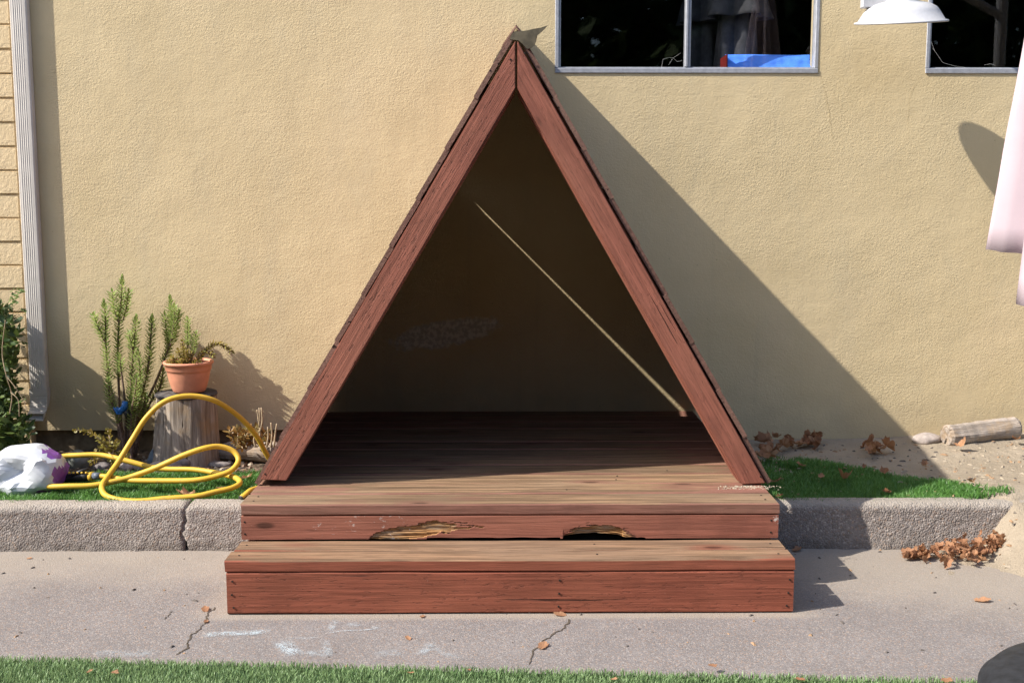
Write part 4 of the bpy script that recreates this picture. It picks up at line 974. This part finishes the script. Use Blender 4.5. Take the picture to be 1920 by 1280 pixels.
def log(name, a, b_, r0, r1, label, m_, bend=.0, knob=0):
    a = Vector(a); b_ = Vector(b_); n_ = 30; path = [a.lerp(b_, i/n_)+Vector((0, 0, bend*math.sin(math.pi*i/n_))) for i in range(n_+1)]
    R_ = [(r0+(r1-r0)*i/n_)*(1+.07*nz((i*.4, 0, 0), 1)+knob*.5*math.exp(-((i-n_*.3)/3)**2)) for i in range(n_+1)]; R_[0] *= .86; R_[-1] *= .88
    v, f = tube(path, R_, 26); V = []
    ax = (b_-a).normalized()
    for i, p in enumerate(v):
        p = Vector(p); c = path[min(n_, i//26)]; d = (p-c); ang = (i % 26)
        V.append(c+d*(1+.10*nz((ang*.35, i//26*.06, 0), 1)+.05*nz((ang*1.1, i//26*.10, 4), 1))+(ax*.014*nz((ang*.8, 1, 0), 1) if i//26 in (0, n_) else Vector()))
    M = frame(a.lerp(b_, .5), ax, (0, 0, 1)); Mi = M.inverted()
    o = obj(name, mesh(name, [tuple(Mi @ p) for p in V], f, m_, smooth=False), None, M); tag(o, label, 'log'); return o
la, lb_ = pZ(1776, 838, .165), pZ(1910, 832, .165)
log('driftwood_log', (la.x, la.y+.02, h_sand(la.x, la.y)+.040), (lb_.x, lb_.y+.04, h_sand(lb_.x, lb_.y)+.045), .052, .055, 'grey driftwood log lying on the sand by the wall', M_LOG)
la, lb_ = gp(395, 862), gp(500, 862)
log('driftwood_log', la+Vector((0, .05, .035)), lb_+Vector((.05, .0, .05)), .036, .052, 'gnarled pale driftwood piece between stump and shelter', M_LOG, .012, .25)
la = pZ(1918, 812, .18); log('driftwood_log', (la.x+.01, la.y+.05, .20), (la.x+.3, la.y+.06, .20), .022, .02, 'thin dark stick end past the driftwood log at the right edge', M_STEM)

# ================================================================== hose
HR = .0112
hs = thing('garden_hose', pZ(300, 900, .19), 'yellow garden hose with a black stripe looped over the turf', 'hose')
def hose(name, pts, rad=HR):
    path = spline([pY(*p) for p in pts], 9); path = [Vector((p.x, p.y, max(p.z, h_soil(p.x, p.y)+.010))) for p in path]
    n_ = 14; v, f = tube(path, rad, n_); mi = [1 if (k_ % n_) in (3,) else 0 for k_ in range(len(f)-2)]+[1, 1]
    return wobj(name, v, f, [M_YEL, M_STRIPE], hs, smooth=True, mi=mi)
hose('tube', [(520, 880, 4.80), (500, 852, 4.76), (480, 816, 4.72), (447, 780, 4.67), (402, 751, 4.60), (355, 742, 4.56), (310, 752, 4.52), (275, 782, 4.49), (247, 825, 4.46), (222, 865, 4.40), (202, 893, 4.33), (191, 912, 4.26), (198, 928, 4.21), (225, 937, 4.17), (262, 939, 4.16), (302, 935, 4.17), (342, 932, 4.18), (373, 929, 4.19), (403, 922, 4.22), (436, 914, 4.26), (450, 904, 4.31), (438, 894, 4.36), (403, 886, 4.41), (362, 880, 4.44), (312, 879, 4.46), (281, 875, 4.47), (232, 862, 4.48), (190, 853, 4.50), (150, 853, 4.50), (115, 856, 4.50), (70, 870, 4.45), (60, 900, 4.34), (90, 911, 4.29), (130, 911, 4.28), (170, 910, 4.29), (205, 904, 4.31), (241, 895, 4.335), (291, 877, 4.35), (342, 854, 4.36), (383, 840, 4.38), (413, 837, 4.41), (438, 846, 4.42), (447, 863, 4.40), (434, 881, 4.36), (403, 893, 4.33), (363, 900, 4.31), (302, 901, 4.32), (241, 900, 4.335), (205, 894, 4.36), (186, 892, 4.37)])
hose('tube', [(452, 934, 4.165), (460, 928, 4.19), (470, 920, 4.24), (485, 915, 4.30)], .0125)
def ntube(name, pts, rad, m_): v, f = tube([pY(*p) for p in pts], rad, 14); return wobj(name, v, f, m_, hs, smooth=True)
ntube('connector', [(188, 892, 4.37), (175, 892, 4.375)], .0150, simple('grey_connector', (.10, .12, .15), .4)); ntube('collar', [(175, 892, 4.375), (168, 893, 4.38)], .0185, M_YEL)
nzl = ntube('nozzle', [(168, 893, 4.38), (160, 893, 4.38), (140, 894, 4.385), (118, 896, 4.39), (100, 898, 4.40)], [.018, .0205, .0195, .0165, .014], M_BLACK)
for i in range(5):
    p = pY(160-i*8, 886, 4.365); v, f = tube([p, p+Vector((.008, 0, 0))], [.0045, .0035], 8); wobj('grip_dot', v, f, M_YEL, nzl, smooth=True)
ntube('trigger', [(166, 878, 4.38), (150, 884, 4.37), (132, 892, 4.37)], [.006, .008, .007], M_BLACK)

# ================================================================== plastic bag
bc = pY(50, 886, 4.36); bm = bmesh.new(); bmesh.ops.create_icosphere(bm, subdivisions=4, radius=1)
hx, hz = .172, .118
def cell_plane(n_, s_, o_):
    """distance to flattened facets: each voronoi cell of the direction sphere becomes one plane"""
    d_, pts_ = mnoise.voronoi(Vector((n_.x*s_+o_, n_.y*s_+o_*.3, n_.z*s_))); c_ = Vector((pts_[0].x-o_, pts_[0].y-o_*.3, pts_[0].z))
    if c_.length < .2*s_: return 1.0
    c_.normalize(); return min(1.25, .90/max(.55, n_.dot(c_)))
for q_ in bm.verts:
    n_ = q_.co.copy(); r_ = .62*cell_plane(n_, 1.25, 5)+.38*cell_plane(n_, 2.6, 11)+.05*nz(n_, 2.2, 6)+.16*(cell_plane(n_, 5.2, 3)-1)
    if n_.y < 0: r_ -= .62*math.exp(-(((n_.x+.12)/.46)**4+((n_.z-.10)/.56)**4))+.10*math.exp(-(((n_.x-.45)/.12)**2+((n_.z+.15)/.5)**2))
    co = Vector((n_.x*hx*(1.0+.12*max(0, -n_.z)), n_.y*.13, n_.z*hz))*r_; co.z = max(co.z, -hz*.84+.008*nz(n_, 6)); q_.co = co
me = bpy.data.meshes.new('bag')
for fc in bm.faces:
    c = fc.calc_center_median(); t = c.x/hx; w_ = .10*nz(c, 12)
    fc.material_index = 1 if (t > .36+w_ and c.z/hz > 1.16-.88*t+w_) or (t > .40 and c.z/hz < -.58+w_) or (t > .80+w_ and c.z < .02) else 0
    fc.smooth = True
bm.to_mesh(me); bm.free(); me.materials.append(M_BAGW); me.materials.append(M_BAGP)
bag = obj('plastic_bag', me, None, Matrix.Translation(Vector((bc.x, bc.y, h_soil(bc.x, bc.y)+hz*.82)))); tag(bag, 'crumpled white and purple plastic bag on the turf at the left edge', 'bag')
bag.modifiers.new('creases', 'EDGE_SPLIT').split_angle = math.radians(16)

# ================================================================== fallen leaves
def leaf_mesh(seed):
    rnd = random.Random(seed); n_ = 26; v = [(0, 0, 0)]; f = []; curl = rnd.uniform(.6, 2.6); tw = rnd.uniform(-1.2, 1.2); fold_ = rnd.uniform(.4, 2.4)
    rings_ = (.5, 1.0)
    for rr in rings_:
        for k_ in range(n_):
            a = 2*math.pi*k_/n_; lob = .70+.26*abs(math.cos(2.5*a))**.8+.10*rnd.uniform(-1, 1); r_ = rr*(lob if rr == 1 else .8*lob+.15); x, y = r_*math.cos(a), r_*math.sin(a)*.8
            z = fold_*.5*abs(y)**1.3+curl*.38*x*x+tw*x*y*.5+.16*rnd.uniform(-1, 1)*rr; y *= 1-.35*min(1, fold_/2.4); v.append((x, y, z))
    for k_ in range(n_):
        k2 = (k_+1) % n_; f.append((0, 1+k_, 1+k2)); f.append((1+k_, 1+n_+k_, 1+n_+k2, 1+k2))
    b0 = len(v); v += [(-.75, -.02, .1), (-.75, .02, .1), (-1.25, .015, .25), (-1.25, -.015, .25)]; f.append((b0, b0+1, b0+2, b0+3))
    t = rnd.uniform(0, 1.0); return mesh('dry_leaf', v, f, M_DRY, smooth=True, attrs={'tone': [min(1, max(0, t+rnd.uniform(-.2, .2))) for _ in v]})
LM = [leaf_mesh(i) for i in range(22)]
def leaf(p, size, label, group, tilt=.5, yaw=None, flat=1.0):
    M = Matrix.Translation(p) @ Matrix.Rotation(random.uniform(0, 6.28) if yaw is None else yaw, 4, 'Z') @ Matrix.Rotation(random.uniform(-tilt, tilt), 4, 'X') @ Matrix.Rotation(random.uniform(-tilt, tilt), 4, 'Y') @ Matrix.Diagonal((size, size, size*flat*random.uniform(.6, 1.1), 1))
    o = obj('dry_leaf', random.choice(LM), None, M); tag(o, label, 'leaf', group); return o
G = 'dry brown leaves'
for i in range(150):       # heap at the kerb's buried end
    t = random.random(); cxp = 1696+180*t**.72+random.gauss(0, 5); w_ = 22*math.sin(math.pi*min(1, .12+t*.8))
    y_ = 1040-34*t+random.gauss(0, 1)*w_*.36
    p = pZ(cxp, y_, .02+.05*t); base = min(.055, max(0, h_sand(p.x, min(p.y, 4.0))))
    p = Vector((p.x, min(p.y, 4.0), base+.012+abs(random.gauss(0, .022))*math.sin(math.pi*min(1, .1+t*.85)))); leaf(p, random.uniform(.012, .027), 'one of the dry brown leaves heaped against the kerb end', 'leaf heap by the kerb', 1.1)
for i in range(15):
    x_, y_ = random.uniform(1422, 1462), random.uniform(828, 862); p = pZ(x_, y_, .17); leaf(Vector((p.x, p.y, h_sand(p.x, p.y)+.02+random.random()*.025)), random.uniform(.028, .046), 'one of the large dry leaves gathered in shade beside the shelter', 'leaves beside the shelter', 1.1)
for i in range(17):
    x_ = random.uniform(1465, 1548); y_ = 838-.12*(x_-1465)+random.gauss(0, 5); p = pZ(x_, y_, .17); leaf(Vector((p.x, min(p.y, 5.2), h_sand(p.x, p.y)+.02+random.random()*.03)), random.uniform(.028, .046), 'one of the large dry leaves gathered in shade beside the shelter', 'leaves beside the shelter', 1.2)
for i in range(9):
    x_, y_ = random.uniform(1622, 1668), random.uniform(840, 856); p = pZ(x_, y_, .17); leaf(Vector((p.x, p.y, h_sand(p.x, p.y)+.02+random.random()*.02)), random.uniform(.03, .048), 'one of the curled leaves clumped behind the right turf', 'leaf clump on the turf', .9)
def one(x, y, s, lab, z=None, tilt=.16):
    zz = z if z is not None else 0; p = pZ(x, y, zz); leaf(Vector((p.x, p.y, zz+s*.08)), s*(.62 if y > 1240 else .85), lab, G, tilt, flat=.45)
for a in ((1842, 1127, .036, 'single curled tan leaf alone on the paving above the tyre'), (1494, 1032, .036, 'dark leaf in shade at the foot of the kerb beside the step'), (270, 1026, .030, 'small tan leaf at the foot of the left kerb'), (1018, 1212, .032, 'brown leaf lying on the paving crack right of centre'), (1336, 1248, .024, 'tan leaf at the turf edge below the step'), (765, 1197, .018, 'small tan leaf on the paving among chalk marks'), (792, 1156, .018, 'pale leaf scrap against the bottom of the step'),
          (1808, 1048, .030, 'flat tan leaf on the sand just below the leaf heap'), (1050, 1153, .028, 'brown leaf scrap tucked under the step front'), (385, 1143, .026, 'reddish leaf litter on the paving left of the step'), (386, 1166, .018, 'reddish scrap on the left paving crack'), (55, 1047, .014, 'pale husk on the paving near the left kerb'), (215, 1262, .024, 'brown leaf on the front turf at lower left'), (168, 1260, .02, 'small brown leaf on the front turf near the left corner'), (1500, 1276, .03, 'tan leaf at the bottom edge of the front turf'), (1775, 1276, .028, 'brown leaf on the turf just left of the tyre'), (770, 1262, .02, 'pale leaf scrap on the front turf below the chalk'), (880, 1256, .016, 'tan scrap on the front turf at centre'), (1150, 1274, .02, 'dark leaf on the front turf right of centre')): one(*a[:3], a[3], .02 if a[1] > 1240 else 0)
for a in ((1582, 893, .042, 'rusty brown leaf lying mid turf in the shelter shadow'), (1502, 868, .036, 'dark brown leaf on the shaded turf near the shelter'), (1658, 880, .032, 'brown leaf at the shadow edge on the right turf'), (1732, 868, .026, 'small orange leaf at the sandy edge of the right turf'), (1822, 908, .032, 'orange leaf at the right corner of the right turf'), (1662, 918, .026, 'pale tan leaf in the sunlit part of the right turf'), (1800, 838, .034, 'brown leaf under the driftwood log'), (1904, 832, .03, 'orange leaf on sand right of the driftwood log'), (1462, 925, .026, 'tan leaf scrap on the turf corner by the deck'), (1455, 898, .03, 'tan leaf at the foot of the right sloping board'), (1540, 890, .022, 'small pale leaf scrap in the shaded turf'), (1620, 872, .02, 'tiny leaf scrap behind the rusty leaf')):
    p = pZ(a[0], a[1], .19); leaf(Vector((p.x, p.y, max(h_sand(p.x, p.y), .15)+.03)), a[2], a[3], G, .4)
for a in ((338, 915, .030, 'pale flat leaf lying in the left turf under the hose'), (356, 918, .034, 'tan curled leaf in the left turf beside the pale one'), (415, 905, .026, 'tan scrap inside the hose loop'), (462, 890, .03, 'pale scrap on the turf near the shelter foot'), (305, 895, .022, 'small tan scrap between hose strands'), (312, 922, .022, 'pale chip of leaf near the turf edge')):
    p = pZ(a[0], a[1], .19); leaf(Vector((p.x, p.y, h_soil(p.x, p.y)+.03)), a[2], a[3], G, .3)

# ================================================================== marks on the paving
M_CRK = simple('paving_crack', (.085, .068, .052), .95, .1, .4, 80)  # dark tone for the crack ribbons laid on the paving
for nm, pts in (('left', [(405, 1138), (388, 1150), (385, 1165), (372, 1180), (358, 1190), (350, 1205), (352, 1216), (330, 1226)]), ('mid', [(1068, 1160), (1056, 1178), (1035, 1190), (1018, 1202), (1000, 1220), (992, 1245)]), ('short', [(322, 1143), (316, 1154), (306, 1160)])):
    v, f = ribbon(jag(pts, 6, 2.2, lambda x, y: pZ(x, y, .0015)), .0065 if nm != 'short' else .003, Vector((0, 0, 1))); wobj('crack', v, f, M_CRK, pv)
def chalk_mat():
    b = MB('pale_blue_chalk', .95, .1); b.col((.50, .58, .62)); a_ = b.attr('amount'); n_ = b.noise(b.obj, 210, 3, .65); n2 = b.noise(b.obj, 28, 4, .6)
    al = b.math('MULTIPLY', a_, b.ss(b.math('ADD', n_, b.math('MULTIPLY', b.math('SUBTRACT', n2, .5), .5)), .42, .62)); tr = b.nd('BsdfTransparent'); ms = b.nd('MixShader')
    b.put(ms.inputs[0], b.math('MULTIPLY', al, .8)); b.t.links.new(tr.outputs[0], ms.inputs[1]); b.t.links.new(b.b.outputs[0], ms.inputs[2]); b.t.links.new(ms.outputs[0], b.t.nodes['Material Output'].inputs[0]); return b.m
M_CHALK = chalk_mat(); ch = thing('chalk_drawing', pZ(600, 1200, 0), 'faint pale blue chalk scribbles on the paving below the step', 'drawing')
for pts, w_, am in (([(375, 1190), (420, 1187), (470, 1185), (512, 1182)], .045, 1), ([(528, 1198), (540, 1215), (556, 1230)], .07, 1), ([(612, 1186), (640, 1182), (680, 1180), (706, 1178)], .012, .9), ([(616, 1184), (624, 1172), (628, 1160)], .03, .6), ([(648, 1172), (664, 1169), (678, 1172)], .035, .6), ([(700, 1180), (708, 1170)], .03, .6), ([(530, 1196), (570, 1195), (604, 1194)], .012, .6), ([(560, 1228), (600, 1222), (620, 1230)], .05, .6), ([(610, 1198), (614, 1215), (618, 1230)], .03, .6), ([(780, 1228), (800, 1216), (812, 1202)], .04, .6), ([(700, 1230), (730, 1222), (760, 1226)], .05, .4), ([(170, 1222), (215, 1224), (260, 1224), (300, 1222)], .06, .35), ([(800, 1204), (840, 1226), (870, 1236)], .04, .3)):
    P = spline([pZ(x, y, .003) for x, y in pts], 6); v = []; f = []; at_ = []
    for i, p in enumerate(P):
        t_ = (P[min(i+1, len(P)-1)]-P[max(i-1, 0)]).normalized(); s_ = Vector((-t_.y, t_.x, 0)); e_ = am*min(1, i/3, (len(P)-1-i)/3)
        for k_, q_ in ((-1, 0), (-.5, .7), (0, 1), (.5, .7), (1, 0)): v.append(p+s_*w_*.5*k_); at_.append(e_*q_)
    for i in range(len(P)-1):
        for k_ in range(4): f.append((i*5+k_, i*5+k_+1, i*5+k_+6, i*5+k_+5))
    wobj('chalk_stroke', [tuple(p) for p in v], f, M_CHALK, ch, attrs={'amount': at_})
# crumbs, grit and twigs scattered about
def scatter(name, label, n_, fn, size, mats_):
    v = []; f = []; mi = []
    for _ in range(n_):
        p = fn()
        if p is None: continue
        s_ = size*random.uniform(.4, 1.5); a = random.uniform(0, 6.28); i = len(v); st_ = random.uniform(.6, 2.4)
        for (x, y, z) in ((-1, -.7, 0), (1, -.7, 0), (1, .7, 0), (-1, .7, 0), (-.5, -.3, .9), (.5, -.3, .8), (.4, .4, .7), (-.5, .3, .9)):
            x *= st_*random.uniform(.8, 1.2); v.append((p[0]+s_*(x*math.cos(a)-y*math.sin(a)), p[1]+s_*(x*math.sin(a)+y*math.cos(a)), p[2]+s_*z))
        f += [(i+4, i+5, i+6, i+7), (i, i+1, i+5, i+4), (i+1, i+2, i+6, i+5), (i+2, i+3, i+7, i+6), (i+3, i, i+4, i+7)]; mi += [random.randrange(len(mats_))]*5
    o = wobj(name, v, f, mats_, org=(0, 0, 0), mi=mi, kind='stuff'); tag(o, label, 'debris')
M_CH = simple('wood_chip', (.30, .19, .11), .9); M_GR = simple('grit', (.10, .085, .075), .9); M_PG = simple('pale_grit', (.34, .285, .215), .9)
scatter('grit', 'dark specks and crumbs scattered over the paving', 130, lambda: (random.uniform(-1.8, 1.8), random.uniform(2.98, 4.04), 0), .0042, [M_GR, M_CH, M_GR])
scatter('sand_crumbs', 'wood chips and pebbly crumbs on the sand', 700, lambda: (lambda x, y: (x, y, h_sand(x, y)) if h_sand(x, y) > .005 else None)(random.uniform(1.4, 2.5), random.uniform(3.5, 5.2)), .0050, [M_GR, M_CH, M_PG, M_PG])
scatter('bed_chips', 'bark chips and dry bits along the back of the planting bed', 520, lambda: (lambda x, y: (x, y, h_soil(x, y)))(random.uniform(-2.5, -.9), random.uniform(4.55, 5.2)), .0085, [M_CH, M_GR, M_STEM, M_PG])
scatter('turf_crumbs', 'sandy crumbs lying on the turf', 90, lambda: (lambda x, y: (x, y, h_sand(x, y)+.022))(random.uniform(1.0, 2.0), random.uniform(4.18, 4.85)), .0038, [M_CH, M_PG, M_CH])
scatter('sawdust', 'pale sawdust at the foot of the right sloping board', 200, lambda: (random.gauss(RB[0]+.01, .05), YR-.006-abs(random.gauss(0, .022)), ZD+.001), .0020, [M_PG, M_PG])
